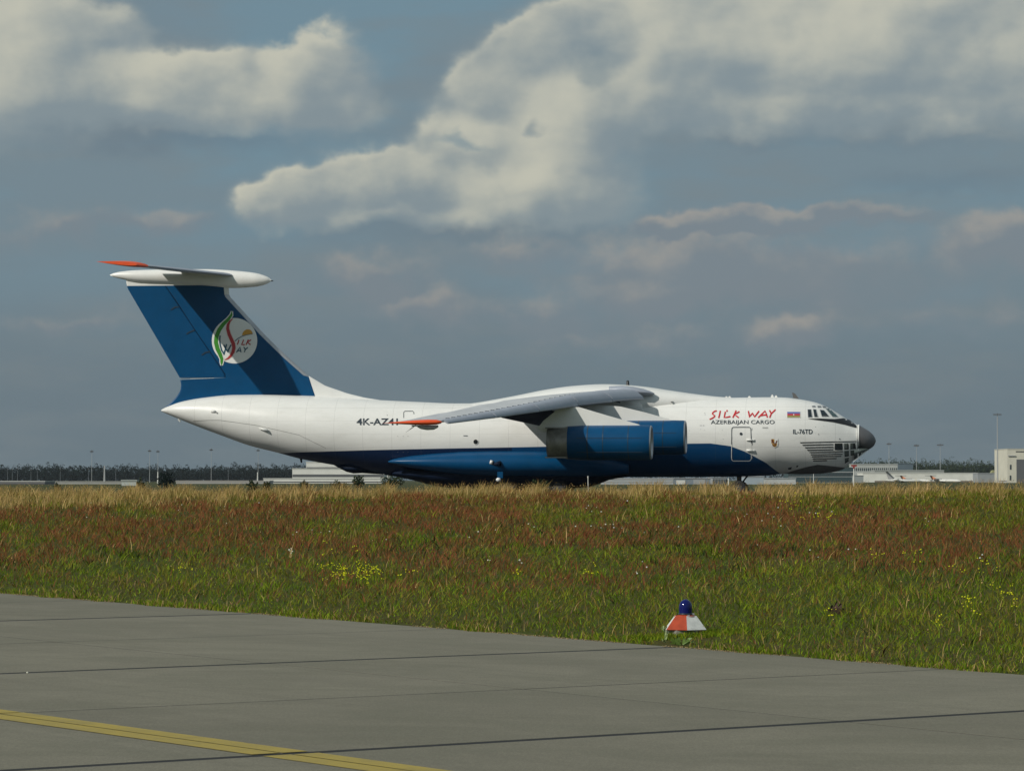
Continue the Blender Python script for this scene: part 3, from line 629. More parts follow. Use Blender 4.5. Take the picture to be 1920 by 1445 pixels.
# scoop
x, y, z = PF(1258, 748); obj('air_scoop', *join(latheg([(.02, -1.1), (.16, -.7), (.27, -.2), (.30, 0.), (.26, .0), (.2, -.3)], 18, 'x', (x + .1, y + .05, z))), M['white'], AC, True)
decal('scoop_opening', [[(1257, 739), (1260, 739.5), (1264, 748), (1263, 753.5), (1259, 755), (1257, 750)]], M['pod'], off=.32, sub=1)

# ---- aerofoil surfaces
def naca(f): return 5 * (.2969 * math.sqrt(max(f, 0)) - .126 * f - .3516 * f * f + .2843 * f ** 3 - .1030 * f ** 4)
def foil(secs, f0, f1, n=10, dn=0.0, dx=0.0, open_=False, gap=0.):
    """secs: (LE vec, TE vec, normal vec, thickness ratio). dn/dx displace the piece (slats, flaps)."""
    V, Fc = [], []
    fr_ = [f0 + (f1 - f0) * (.5 - .5 * math.cos(math.pi * i / n)) for i in range(n + 1)]
    for (le, te, nn, th) in secs:
        le, te, nn = map(lambda a: np.array(a, float), (le, te, nn)); ch = te - le; c_ = np.linalg.norm(ch)
        up = [le + ch * (f + dx) + nn * (c_ * (naca(f) * th / 1.0 + dn) - gap) for f in fr_]; dnn = [le + ch * (f + dx) + nn * (c_ * (-naca(f) * th * .72 + dn) + gap) for f in fr_]
        V += up + dnn[::-1]
    m_ = 2 * (n + 1)
    for k_ in range(len(secs) - 1):
        for i in range(m_): Fc.append((k_ * m_ + i, k_ * m_ + (i + 1) % m_, (k_ + 1) * m_ + (i + 1) % m_, (k_ + 1) * m_ + i))
    return caps(V, Fc, m_, len(secs))
def lerp(a, b_, t): return a + (b_ - a) * t
xLr, zLr = L(1206, 743, 2.2); xLt, zLt = L(822, 796, 25.2)
def wchord(s): return np.interp(s, [0, 2.2, 10.5, 25.2], [9.3, 8.9, 6.05, 3.05])
YLOW = [(820, 797), (840, 794.5), (940, 782), (1015, 771.5), (1082, 761.5), (1157, 752.5), (1206, 748.5)]
def dr(s): return float(np.interp(s, [0, 2.2, 10, 19, 25.2], [.042, .044, .078, .062, .045]))
def wsec(s, sg):
    t = (s - 2.2) / 23.; xl = lerp(xLr, xLt, t); c_ = float(wchord(s))
    zl = 0.
    for px_ in np.linspace(800, 1420, 280):
        x_, z_ = L(px_, float(np.interp(px_, [p[0] for p in YLOW], [p[1] for p in YLOW])), s)
        if x_ >= xl: zl = z_ + dr(s) * c_; break
    inc = math.radians(float(np.interp(s, [0, 2.2, 10, 25.2], [4.2, 4.0, 3.0, 1.6])))
    return ((xl, sg * s, zl), (xl - c_ * math.cos(inc), sg * s, zl - c_ * math.sin(inc)), (0, 0, 1), lerp(.078, .062, min(max(t, 0), 1)))
def secs_between(a, b_, sg, n): return [wsec(s, sg) for s in np.linspace(a, b_, n)]
for sg in (-1, 1):
    w = obj('wing', *foil(secs_between(.4, 24.75, sg, 22), .07, .76, 14), M['wing_top'], AC, True)
    # leading-edge slats, drooped a little and separated
    for (a, b_) in ((2.5, 6.2), (6.3, 10.2), (10.3, 14.6), (14.7, 19.3), (19.4, 24.3)):
        V, Fc = [], []
        for s in np.linspace(a, b_, 6):
            le, te, nn, th = wsec(s, sg); c_ = abs(te[0] - le[0]); d_ = dr(s); zu = naca(.125) * th
            prof = [(-.128, zu + .001), (-.09, zu - .004), (-.05, zu * .70), (-.018, zu * .15), (.012, -d_ * .45), (.024, -d_ * .80), (.018, -d_ * 1.0), (.004, -d_ * 1.0), (-.03, -d_ * .55), (-.08, -d_ * .05), (-.126, zu - .012)]
            V += [(le[0] + u_ * c_, le[1], le[2] + v_ * c_) for u_, v_ in prof]
        m_ = len(prof)
        for k_ in range(5):
            for i in range(m_): Fc.append((k_ * m_ + i, k_ * m_ + (i + 1) % m_, (k_ + 1) * m_ + (i + 1) % m_, (k_ + 1) * m_ + i))
        V, Fc = caps(V, Fc, m_, 6)
        so_ = obj('slat', V, Fc, M['slat'], w)
        for f_ in so_.data.polygons: f_.use_smooth = len(f_.vertices) == 4
    for (a, b_) in ((2.6, 9.9), (10.1, 16.8)):
        sc_ = secs_between(a, b_, sg, 6); obj('flap', *foil(sc_, .77, .995, 6, dn=-.012, dx=.006), M['wing_top'], w, True)
    obj('aileron', *foil(secs_between(17.0, 24.2, sg, 6), .765, .995, 6, dn=-.002), M['wing_top'], w, True)
    # slat track covers and joints on the upper surface
    tk = []
    for s in np.concatenate([np.arange(5.2, 12.4, .36) if False else np.arange(4.2, 24, .62)]):
        le, te, nn, th = wsec(s, sg); le = np.array(le); te = np.array(te); c_ = np.linalg.norm(te - le)
        p = le + (te - le) * .140; zt_ = p[2] + c_ * naca(.140) * th; L2 = .07
        tk.append(boxg(p[0] - .12, p[0] + .10, p[1] - L2, p[1] + L2, zt_ - .03, zt_ + .035))
    o = obj('slat_joint', *join(*tk), M['ink'], w); o['kind'] = 'stuff'
    # orange wing tip with trailing static-discharge tail
    le, te, nn, th = wsec(25.0, sg)
    xA, zA = le[0] + .12, le[2]; xB = te[0] - .30
    stt = [(xA + (xB - xA) * f, zA + .17 * h - .05 * f, zA - .17 * h - .05 * f + .03, w2, sg * 25.0) for f, h, w2 in ((0, .1, .03), (.03, .6, .14), (.1, .95, .22), (.25, 1.05, .3), (.5, .85, .32), (.75, .5, .25), (.92, .2, .12), (1, .06, .03))]
    obj('wing_tip', *loftg(stt, 20), M['orange'], w, True)
    xw, zw_ = L(797, 802, 24.9); obj('tip_fairing', *loftg([(xw + d, zw_ + .16, zw_ + .05 - h, .12, sg * 24.8) for d, h in ((-.45, .02), (-.25, .12), (.1, .18), (.5, .16), (.75, .03))], 14), M['wing_top'], w, True)
    xw, zw_ = L(775, 800, 24.9); obj('tip_aerial', *join(tubeg((xw + .15, sg * 24.9, zw_ + .1), (xw - .45, sg * 24.9, zw_ - .32), .035, .012, 6), boxg(xw - .1, xw + .6, sg * 24.9 - .03, sg * 24.9 + .03, zw_ + .02, zw_ + .1)), M['wing_top'], w)
    # drooped inboard flap, navy with the underwing shade put into its colour
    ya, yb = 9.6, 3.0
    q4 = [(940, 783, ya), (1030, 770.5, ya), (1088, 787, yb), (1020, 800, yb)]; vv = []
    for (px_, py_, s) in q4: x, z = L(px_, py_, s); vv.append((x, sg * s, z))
    M.setdefault('flap_shade_navy', mat('shade_dark_navy', (.012, .018, .035), .8, spec=.1))
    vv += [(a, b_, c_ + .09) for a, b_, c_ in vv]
    obj('inboard_flap', vv, [(0, 1, 2, 3), (7, 6, 5, 4), (0, 4, 5, 1), (1, 5, 6, 2), (2, 6, 7, 3), (3, 7, 4, 0)], M['flap_shade_navy'], w)
    for px_, py_, s in ((1082, 761, 9.0), (1157, 753, 5.0)):
        x, z = L(px_, py_, s); obj('slat_actuator', *join(tubeg((x - .25, sg * s, z + .1), (x + .2, sg * s, z - .05), .07, .04, 8), boxg(x - .12, x + .05, sg * s - .05, sg * s + .05, z + .05, z + .22)), M['ink'], w)
# dark marker lamp and fence at the wing root
x, z = L(1177, 720); obj('beacon_lamp', *latheg([(.0, .26), (.09, .2), (.1, 0), (.14, -.1)], 12, 'z', (x, 0, z)), M['black'], AC, True)

# ---- engines
def engine(px_lip, px_rear, px_ex, top, s, sg):
    xl, z_t = L(px_lip, top, s); xr_, _ = L(px_rear, top, s); xe, _ = L(px_ex, top, s); R = 1.08; zc = z_t - R; yc = sg * s
    e = obj('engine', *latheg([(R * .95, xl + .0), (R * .985, xl - .12), (R, xl - .7), (R, xl - 2.0), (R * .995, xr_ + .9), (R * .96, xr_ + .1), (R * .955, xr_)], 40, 'x', (0, yc, zc)), M['blue'], AC, True)
    obj('inlet_lip', *latheg([(R * .80, xl - .12), (R * .86, xl + .03), (R * .92, xl + .05), (R * .96, xl + .02), (R * .974, xl - .04)], 40, 'x', (0, yc, zc)), M['metal'], e, True)
    obj('inlet_duct', *latheg([(R * .80, xl - .1), (R * .78, xl - .5), (R * .76, xl - 1.0)], 32, 'x', (0, yc, zc)), M['duct'], e, True)
    obj('fan_cone', *latheg([(.01, xl - .55), (.13, xl - .66), (.26, xl - .95), (.27, xl - 1.0)], 20, 'x', (0, yc, zc)), M['metal'], e, True)
    for xs_2, wd in ((xl - 1.35, .022), (xl - 2.9, .022), (xr_ + 1.25, .03)):
        obj('cowl_seam', *latheg([(R * 1.001, xs_2 - wd), (R * 1.004, xs_2), (R * 1.001, xs_2 + wd)], 40, 'x', (0, yc, zc)), M['ink'], e)
    for an in (14, -34):
        c_, s_2 = math.cos(math.radians(an)), math.sin(math.radians(an)); yy2 = yc - sg * -1 * R * 1.0 * c_ if sg > 0 else yc - R * 1.0 * c_
        obj('cowl_latch_line', *boxg(xr_ + .6, xl - .5, yy2 - .012, yy2 + .012, zc + R * s_2 - .012, zc + R * s_2 + .012), M['ink'], e)
    bl = []
    for i in range(26):
        t = 2 * math.pi * i / 26; c_, s_2 = math.cos(t), math.sin(t); c2, s2 = math.cos(t + .2), math.sin(t + .2)
        bl.append(([(xl - .95, yc + .25 * c_, zc + .25 * s_2), (xl - .95, yc + .8 * c_, zc + .8 * s_2), (xl - 1.05, yc + .8 * c2, zc + .8 * s2), (xl - 1.05, yc + .25 * c2, zc + .25 * s2)], [(0, 1, 2, 3)]))
    obj('fan_blades', *join(*bl), M['exhaust'], e)
    obj('exhaust_nozzle', *latheg([(R * .95, xr_ + .02), (R * .90, xr_ - .25), (R * .86, xe + .35), (R * .82, xe), (R * .74, xe + .02), (R * .7, xe + .6), (.05, xe + .7)], 40, 'x', (0, yc, zc)), M['exhaust'], e, True)
    for sgz in (-1, 1): obj('reverser_door', *boxg(xe - .12, xe + 1.25, yc - .45, yc + .45, zc + sgz * R * .84 - .04, zc + sgz * R * .84 + .04), M['exhaust'], e)
    return e, zc, R
def pylon(pts, s, sg, e, th=.20):
    pts = [L(px, py, s) for px, py in pts]; V = []
    cx = sum(p[0] for p in pts) / len(pts); cz = sum(p[1] for p in pts) / len(pts)
    n = len(pts)
    for dy, k_ in ((-th, .992), (-th * .8, 1.0), (th * .8, 1.0), (th, .992)):
        for p in pts: V.append((cx + (p[0] - cx) * k_, sg * s + dy, cz + (p[1] - cz) * k_))
    # flatten: keep the outline full height, only thin its edges
    Fc = []
    for q_ in range(3):
        for i in range(n): Fc.append((q_ * n + i, q_ * n + (i + 1) % n, (q_ + 1) * n + (i + 1) % n, (q_ + 1) * n + i))
    Fc += [tuple(range(n))[::-1], tuple(range(3 * n, 4 * n))]
    return obj('pylon', V, Fc, M['white'], e)
for sg in (-1, 1):
    e, zc, R = engine(1221, 1066, 1027, 796.5, 10.6, sg)
    pylon([(1204, 799), (1197, 795), (1140, 779), (1086, 763), (1050, 764), (1020, 788), (1008, 803), (1018, 811), (1060, 806), (1110, 803)], 10.6, sg, e)
    e, zc, R = engine(1285, 1130, 1091, 787.5, 6.35, sg)
    pylon([(1262, 790), (1253, 785), (1210, 773), (1164, 762), (1110, 758), (1080, 775), (1070, 792), (1080, 800), (1130, 798), (1180, 794)], 6.35, sg, e)

# ---- fin and rudder
FT = [L(px, py) for px, py in ((237, 530), (239, 540), (337, 707.5), (340, 722), (338, 733), (330, 745), (318, 757), (306, 766))]
FL = [L(px, py) for px, py in ((428, 530), (430, 555), (497.5, 628.5), (540, 670), (579, 704.5), (610, 723), (652, 737.5), (685, 745.5), (717, 750.5))]
te_x = lambda z: float(np.interp(z, [p[1] for p in FT][::-1], [p[0] for p in FT][::-1]))
le_x = lambda z: float(np.interp(z, [p[1] for p in FL][::-1], [p[0] for p in FL][::-1]))
zf0, zf1 = L(400, 752)[1], L(400, 531)[1]
def fin_t(x, z):
    c_ = min(le_x(z) - te_x(z), 9.2); f = min(max((le_x(z) - x) / (le_x(z) - te_x(z)), 0), 1)
    base_ = .052 if z > L(400, 706)[1] else .052
    return max(naca(f) * base_ * c_, .012)
def fin_panel(name, za, zb, xa, xb, m_, parent=AC, n=14, nz=24, grow=0., smooth=True):
    V, Fc = [], []
    zs_ = np.linspace(za, zb, nz)
    for z in zs_:
        a, b_ = xa(z), xb(z); fr_ = [a + (b_ - a) * (.5 - .5 * math.cos(math.pi * i / n)) for i in range(n + 1)]
        V += [(x, -fin_t(x, z) - grow, z) for x in fr_] + [(x, fin_t(x, z) + grow, z) for x in fr_[::-1]]
    m2 = 2 * (n + 1)
    for k_ in range(nz - 1):
        for i in range(m2): Fc.append((k_ * m2 + i, k_ * m2 + (i + 1) % m2, (k_ + 1) * m2 + (i + 1) % m2, (k_ + 1) * m2 + i))
    V, Fc = caps(V, Fc, m2, nz)
    return obj(name, V, Fc, m_, parent, smooth)
hz = [L(310, 531), L(311, 536), L(423, 702), L(424, 709)]
hinge = lambda z: float(np.interp(z, [p[1] for p in hz][::-1], [p[0] for p in hz][::-1]))
zr0 = L(340, 708.5)[1]
LEW = .30
zt_b = L(400, 535)[1]
zst = L(579, 704.5)[1]                                  # where the metal leading edge ends
fin = fin_panel('fin', zf0 - .35, zt_b, lambda z: (min(le_x(z) - (LEW if z > zst else 0.), L(579, 706)[0] + (zst - z) * .36 if z < zst else 1e9)) , lambda z: (hinge(z) + .012 if z > zr0 else te_x(z)), M['blue'], nz=60)
fin_panel('rudder', zr0 + .02, zt_b, lambda z: hinge(z) - .012, lambda z: te_x(z), M['blue'], fin, n=8, nz=30)
fin_panel('fin_leading_edge', zst, zt_b - .62, lambda z: le_x(z), lambda z: le_x(z) - LEW - .004, M['metal'], fin, n=8, nz=30)
fin_panel('fin_leading_edge', zt_b - .61, zt_b, lambda z: le_x(z), lambda z: le_x(z) - LEW - .004, M['white'], fin, n=8, nz=8)
fin_panel('dorsal_fillet', zf0 - .35, zst + .001, lambda z: le_x(z), lambda z: L(579, 706)[0] + (zst - z) * .36 - .003, M['white'], fin, n=16, nz=26, grow=.004)
fin_panel('fin_cap', zt_b + .004, zf1 + .35, lambda z: le_x(zt_b) - (z - zt_b) * 1.0, lambda z: te_x(z), M['white'], fin, nz=6)
# white hull crown wraps over the fin root line
def PFin(px, py):
    s = .35
    for _ in range(6):
        x, z = L(px, py, s); s = fin_t(x, z)
    return x, -s, z
def z4(*pts): return [(160 + x / 3.5556, 460 + y / 3.5556) for x, y in pts]
dm = ribbon(z4((535, 272), (600, 362), (735, 570), (830, 707), (935, 862)), .9) + ribbon(z4((638, 886), (700, 884), (860, 881)), .8)
decal('rudder_hinge_line', dm, M['navy'], fin, PFin, .012, 1)
decal('rudder_hinge_line', ribbon(z4((700, 888), (860, 884)), .5), M['white'], fin, PFin, .014, 1)
for a, b_, c_ in (((570, 430), (600, 411), (622, 410)), ((675, 592), (690, 580), (728, 565)), ((776, 732), (800, 714), (832, 708))):
    decal('rudder_hinge', ribbon(z4(a, b_, c_), 2.0), M['ink'], fin, PFin, .03, 1)
# logo
def z5(*pts): return [(370 + x / 9.633, 560 + y / 9.633) for x, y in pts]
mwh, mgr, mrd, mor, mte = M['white'], mat('logo_green', (.045, .26, .02), .4), mat('logo_red', (.42, .03, .035), .4), mat('logo_orange', (.60, .30, .03), .4), mat('logo_teal', (.02, .09, .14), .4)
decal('logo_disc', [disc(439.8, 638.7, 42.6, 56)], mwh, fin, PFin, .012, 2)
leaf = [(628, 220), (590, 290), (540, 370), (440, 450), (355, 570), (312, 720), (332, 880), (385, 1000), (425, 1090), (415, 1150), (440, 1215), (466, 1150), (458, 1050), (405, 910), (368, 790), (375, 680), (430, 565), (500, 455), (590, 350), (640, 300), (645, 255)]
cxm = sum(p[0] for p in leaf) / len(leaf)
ctr = [(626, 225), (618, 290), (560, 372), (470, 460), (395, 565), (345, 690), (338, 790), (365, 900), (415, 1010), (444, 1090), (440, 1150), (440, 1205)]
wds = [8, 40, 55, 66, 72, 76, 74, 76, 68, 56, 46, 8]
decal('logo_leaf_outline', ribbon(z5(*ctr), [(w + 34) / 9.633 for w in wds]) , mwh, fin, PFin, .02, 1)
decal('logo_leaf', ribbon(z5(*ctr), [w / 9.633 for w in wds]), mgr, fin, PFin, .028, 1)
cs = [(640, 362), (590, 405), (556, 465), (548, 540), (575, 640), (615, 730), (650, 810), (662, 880), (645, 960), (605, 1030), (555, 1078), (495, 1105)]
ws = [6, 26, 44, 50, 56, 58, 60, 56, 52, 42, 26, 6]
decal('logo_s_outline', ribbon(z5(*cs), [(w + 16) / 9.633 for w in ws]), mat('logo_pink', (.72, .42, .38), .4), fin, PFin, .02, 1)
decal('logo_s', ribbon(z5(*cs), [w / 9.633 for w in ws]), mrd, fin, PFin, .03, 1)
decal('logo_sun', [z5(*[(905 + 96 * math.cos(math.radians(a)) , 652 - 100 * math.sin(math.radians(a)) - .12 * 96 * math.cos(math.radians(a))) for a in range(0, 181, 15)])], mor, fin, PFin, .024, 1)
decal('logo_wave', ribbon(z5((680, 765), (730, 722), (800, 682), (880, 655), (940, 645), (1005, 630)), [1.6, 1.5, 1.3, 1.1, .9, .5]), mte, fin, PFin, .03, 1)
lt = []
for s_ in ([(752, 740), (742, 785), (722, 828)], [(838, 738), (822, 782), (800, 832), (830, 832), (858, 826)], [(922, 736), (905, 780), (880, 832)], [(972, 740), (938, 762), (908, 785), (930, 805), (962, 830)]): lt += ribbon(z5(*s_), 2.1)
decal('logo_red_lettering', lt, mrd, fin, PFin, .03, 1)
lt = []
for s_ in ([(708, 970), (740, 920), (775, 872), (782, 920), (788, 966)], [(728, 938), (784, 936)], [(840, 872), (858, 900), (866, 918)], [(912, 878), (888, 900), (866, 918), (858, 942), (850, 966)]): lt += ribbon(z5(*s_), 1.9)
decal('logo_teal_lettering', lt, mte, fin, PFin, .03, 1)
lt = []
for s_ in ([(412, 665), (405, 740), (412, 830), (440, 930), (490, 1010)], [(480, 1000), (505, 920), (528, 820)], [(478, 830), (510, 900), (558, 965)], [(548, 960), (575, 900), (610, 830)]): lt += ribbon(z5(*s_), 2.6)
decal('logo_teal_lettering', lt, mte, fin, PFin, .026, 1)
# ---- tail bullet and tailplane
BT = [(206, 515), (212, 512.5), (225, 509.5), (260, 506.3), (320, 505), (385, 504.6), (440, 507.5), (480, 512), (497, 517), (505, 521), (509, 525)]
BB = [(206, 516), (212, 519), (225, 522.5), (260, 529), (300, 533), (385, 536.5), (441, 540), (480, 537.5), (497, 533.5), (505, 529.5), (509, 526)]
bst = []
for (px, a), (_, c_) in zip(BT, BB):
    x, z_a = L(px, a); _, z_b = L(px, c_); bst.append((x, z_a, z_b, min((z_a - z_b) / 2 * .95, .5), 0.))
bt = pchip([q_[0] for q_ in bst], [q_[1] for q_ in bst]); bb = pchip([q_[0] for q_ in bst], [q_[2] for q_ in bst]); bw = pchip([q_[0] for q_ in bst], [q_[3] for q_ in bst])
xs_ = sorted(list(np.linspace(bst[0][0], bst[-1][0], 40)) + [q_[0] for q_ in bst[:3]] + [q_[0] for q_ in bst[-4:]])
obj('tail_bullet', *loftg([(x, float(bt(x)), float(bb(x)), float(bw(x)), 0.) for x in xs_], 36), M['white'], AC, True)
x, z = L(509, 526); obj('bullet_probe', *tubeg((x - .2, 0, z), (x + .12, 0, z - .03), .05, .03, 8), M['black'], AC)
xl0, zl0 = L(436, 516, .45); xl1, zl1 = L(258, 496.5, 8.5); xt0, zt0 = L(297, 505.5, .45); xt1, zt1 = L(181, 490.5, 8.5)
for sg in (-1, 1):
    def tsec(s):
        t = (s - .45) / 8.05; return ((lerp(xl0, xl1, t), sg * s, lerp(zl0, zl1, t)), (lerp(xt0, xt1, t), sg * s, lerp(zt0, zt1, t)), (0, 0, 1), .050)
    tp = obj('tailplane', *foil([tsec(s) for s in np.linspace(.2, 7.6, 8)], .0, .70, 12), M['wing_top'], AC, True)
    obj('elevator', *foil([tsec(s) for s in np.linspace(.7, 7.6, 6)], .71, .995, 6), M['wing_top'], tp, True)
    obj('tailplane_tip', *foil([tsec(s)[:3] + (.060 + .085 * math.sin(math.pi * (.25 + .62 * (s - 7.61) / .94)),) for s in np.linspace(7.61, 8.55, 7)], .0, .999, 12), M['orange'], tp, True)
    def tsec2(s): a, b_, c_, d_ = tsec(s); return (a[0] + .03, a[1], a[2]), b_, c_, .068
    obj('tailplane_leading_edge', *foil([tsec2(s) for s in np.linspace(.5, 7.58, 6)], .0, .12, 8), M['slat'], tp, True)

# ------------------------------------------------------------------ taxiway edge light in the grass
def hexpt(r, ang, z): t = math.radians(ang); return (r * math.sin(t), -r * math.cos(t), z)
BL = ground_hit(1285.5, 1188, 42, 60); BZ = float(ground_z(BL[0], BL[1])); kk = BL[1] / FPX
zbase = ZC - (1178.5 - 900) * BL[1] / FPX; zmid = ZC - (1153 - 900) * BL[1] / FPX + .0; zd = ZC - (1122.5 - 900) * BL[1] / FPX
lg = empty('taxiway_edge_light', (BL[0], BL[1], zbase)); tag(lg, 'blue domed taxiway edge light on a red and white cone beside the concrete', 'taxiway light')
mred = mat('faded_red_paint', (.35, .050, .018), .6, var=.15, vscale=9., spec=.2); mwht = mat('chipped_white_paint', (.66, .67, .64), .6, var=.12, vscale=14., spec=.2)
hb = zmid - zbase; Rb, Rt = 43.5 * kk, 22.5 * kk
for i in range(6):
    a0, a1 = 1 + 60 * i, 1 + 60 * (i + 1); inset = .93
    V = [hexpt(Rb, a0, 0), hexpt(Rb, a1, 0), hexpt(Rt, a1, hb), hexpt(Rt, a0, hb), hexpt(Rb * inset, a0, 0), hexpt(Rb * inset, a1, 0), hexpt(Rt * inset, a1, hb - .01), hexpt(Rt * inset, a0, hb - .01)]
    obj('cone_panel', V, [(0, 1, 2, 3), (7, 6, 5, 4), (0, 4, 5, 1), (1, 5, 6, 2), (2, 6, 7, 3), (3, 7, 4, 0)], mwht if i % 2 == 0 else mred, lg)
obj('cone_foot', *latheg([(Rb * .80, -.16), (Rb * .86, -.012), (Rb * .85, .004), (.0, .004)], 6, 'z'), mat('light_base_concrete', (.25, .24, .21), .9), lg)
obj('collar', *latheg([(0, hb + .012), (13.5 * kk, hb + .012), (14.5 * kk, hb + .006), (Rt * .97, hb - .006), (Rt * .9, hb - .03)], 24, 'z'), mred, lg, True)
obj('clamp_ring', *latheg([(12.6 * kk, hb + .012), (14.0 * kk, hb + .014), (14.2 * kk, hb + .028), (12.9 * kk, hb + .034)], 28, 'z'), M['ink'], lg, True)
hd = zd - zmid; rd_ = 12.4 * kk
mb = bpy.data.materials.new('blue_glass'); mb.use_nodes = True; b = mb.node_tree.nodes['Principled BSDF']; b.inputs['Base Color'].default_value = (.002, .006, .10, 1); b.inputs['Roughness'].default_value = .10; b.inputs['Specular IOR Level'].default_value = .45
pr = [(rd_, hb + .03)] + [(rd_ * 1.0, hb + .03 + (hd - .03) * .35)] + [(rd_ * math.cos(t), hb + .03 + (hd - .03) * (.42 + .58 * math.sin(t))) for t in np.linspace(.12, 1.555, 12)]
obj('blue_dome', *latheg(pr, 36, 'z'), mb, lg, True)
obj('clip', *join(boxg(.075, .12, -.05, -.03, hb + .01, hb + .035), boxg(.02, .05, -.13, -.1, hb - .002, hb + .016)), M['metal'], lg)

# ------------------------------------------------------------------ plants
def plants(name, P, Hh, Wd, lean, C, m, label, tips=None, bend=.5):
    """tapered bent blades: P (n,3), heights, widths, lean (n,2), colour (n,3)"""
    n = len(P); ang = rng.uniform(0, math.pi, n); dx = np.cos(ang) * Wd / 2; dy = np.sin(ang) * Wd / 2 * .6
    zt_ = Hh; V = np.zeros((n, 5, 3))
    base_ = P.copy(); mid = P + np.stack([lean[:, 0] * Hh * .35, lean[:, 1] * Hh * .35, Hh * .55], -1); tip = P + np.stack([lean[:, 0] * Hh, lean[:, 1] * Hh, Hh], -1)
    off = np.stack([dx, dy, np.zeros(n)], -1)
    V[:, 0] = base_ - off; V[:, 1] = base_ + off; V[:, 2] = mid + off * .85; V[:, 3] = mid - off * .85; V[:, 4] = tip
    me = bpy.data.meshes.new('m'); me.vertices.add(n * 5); me.vertices.foreach_set('co', V.ravel())
    i = np.arange(n)[:, None] * 5; quads = i + np.array([0, 1, 2, 3]); tris = i + np.array([3, 2, 4])
    li = np.concatenate([quads, tris], 1).ravel(); ls = (np.arange(n)[:, None] * 7 + np.array([0, 4])).ravel()
    me.loops.add(len(li)); me.loops.foreach_set('vertex_index', li); me.polygons.add(2 * n); me.polygons.foreach_set('loop_start', ls)
    ca = me.attributes.new('plant_colour', 'FLOAT_COLOR', 'POINT'); cc_ = np.ones((n, 5, 4)); cc_[:, :, :3] = C[:, None, :]
    if tips is not None: cc_[:, 4, :3] = tips; cc_[:, 2:4, :3] = (C + tips)[:, None, :] / 2
    ca.data.foreach_set('color', cc_.ravel()); me.update()
    o = link(me, name, m); tag(o, label, kind='stuff'); return o
def dots(name, P, R, C, m, label):
    n = len(P); V = np.zeros((n, 6, 3)); d = np.array([[1, 0, 0], [0, 1, 0], [-1, 0, 0], [0, -1, 0], [0, 0, .8], [0, 0, -.8]], float)
    V = P[:, None, :] + d[None] * R[:, None, None]
    me = bpy.data.meshes.new('m'); me.vertices.add(n * 6); me.vertices.foreach_set('co', V.ravel())
    fz_ = np.array([[0, 1, 4], [1, 2, 4], [2, 3, 4], [3, 0, 4], [1, 0, 5], [2, 1, 5], [3, 2, 5], [0, 3, 5]]); li = (np.arange(n)[:, None, None] * 6 + fz_[None]).ravel()
    me.loops.add(len(li)); me.loops.foreach_set('vertex_index', li); me.polygons.add(8 * n); me.polygons.foreach_set('loop_start', np.arange(8 * n) * 3)
    ca = me.attributes.new('plant_colour', 'FLOAT_COLOR', 'POINT'); cc_ = np.ones((n, 6, 4)); cc_[:, :, :3] = C[:, None, :]; ca.data.foreach_set('color', cc_.ravel()); me.update()
    o = link(me, name, m); tag(o, label, kind='stuff'); return o
MP = attr_mat('plant_blades', .75, .35, .15); MD = attr_mat('flower_heads', .7, .2, .15)
def survey(x, y, z): return 960 + x / y * FPX, 900 + (ZC - z) / y * FPX
def vnoise(px, py, sx, sy, seed):
    r = np.random.default_rng(seed); T = r.random((96, 96)); u = px / sx + 40; v_ = py / sy + 40
    iu = np.floor(u).astype(int); iv = np.floor(v_).astype(int); fu = u - iu; fv = v_ - iv; fu = fu * fu * (3 - 2 * fu); fv = fv * fv * (3 - 2 * fv)
    g_ = lambda a, b_: T[a % 96, b_ % 96]
    return (g_(iu, iv) * (1 - fu) + g_(iu + 1, iv) * fu) * (1 - fv) + (g_(iu, iv + 1) * (1 - fu) + g_(iu + 1, iv + 1) * fu) * fv
def scatter(n, y0=36, y1=112):
    y = y0 + (y1 - y0) * rng.random(n) ** 1.25; x = rng.uniform(-1, 1, n) * (y * .165 + 3.5)
    a = x * D1[0] + y * D1[1]; jag = .10 * np.sin(x * 2.1 + y) + .08 * np.sin(x * 9 + y * 4) + .07 * np.sin(x * 23 + 1) + .05 * np.sin(y * 17 + x * 3)
    ok = a > AEDGE - .03 + np.maximum(jag, -.06) * .9
    ok &= ~((np.abs(x - BL[0]) < .42) & (y > BL[1] - 1.6) & (y < BL[1] + .35) & (rng.random(n) < .8))
    x, y = x[ok], y[ok]; z = ground_z(x, y); return x, y, z, (x * D1[0] + y * D1[1] - AEDGE)
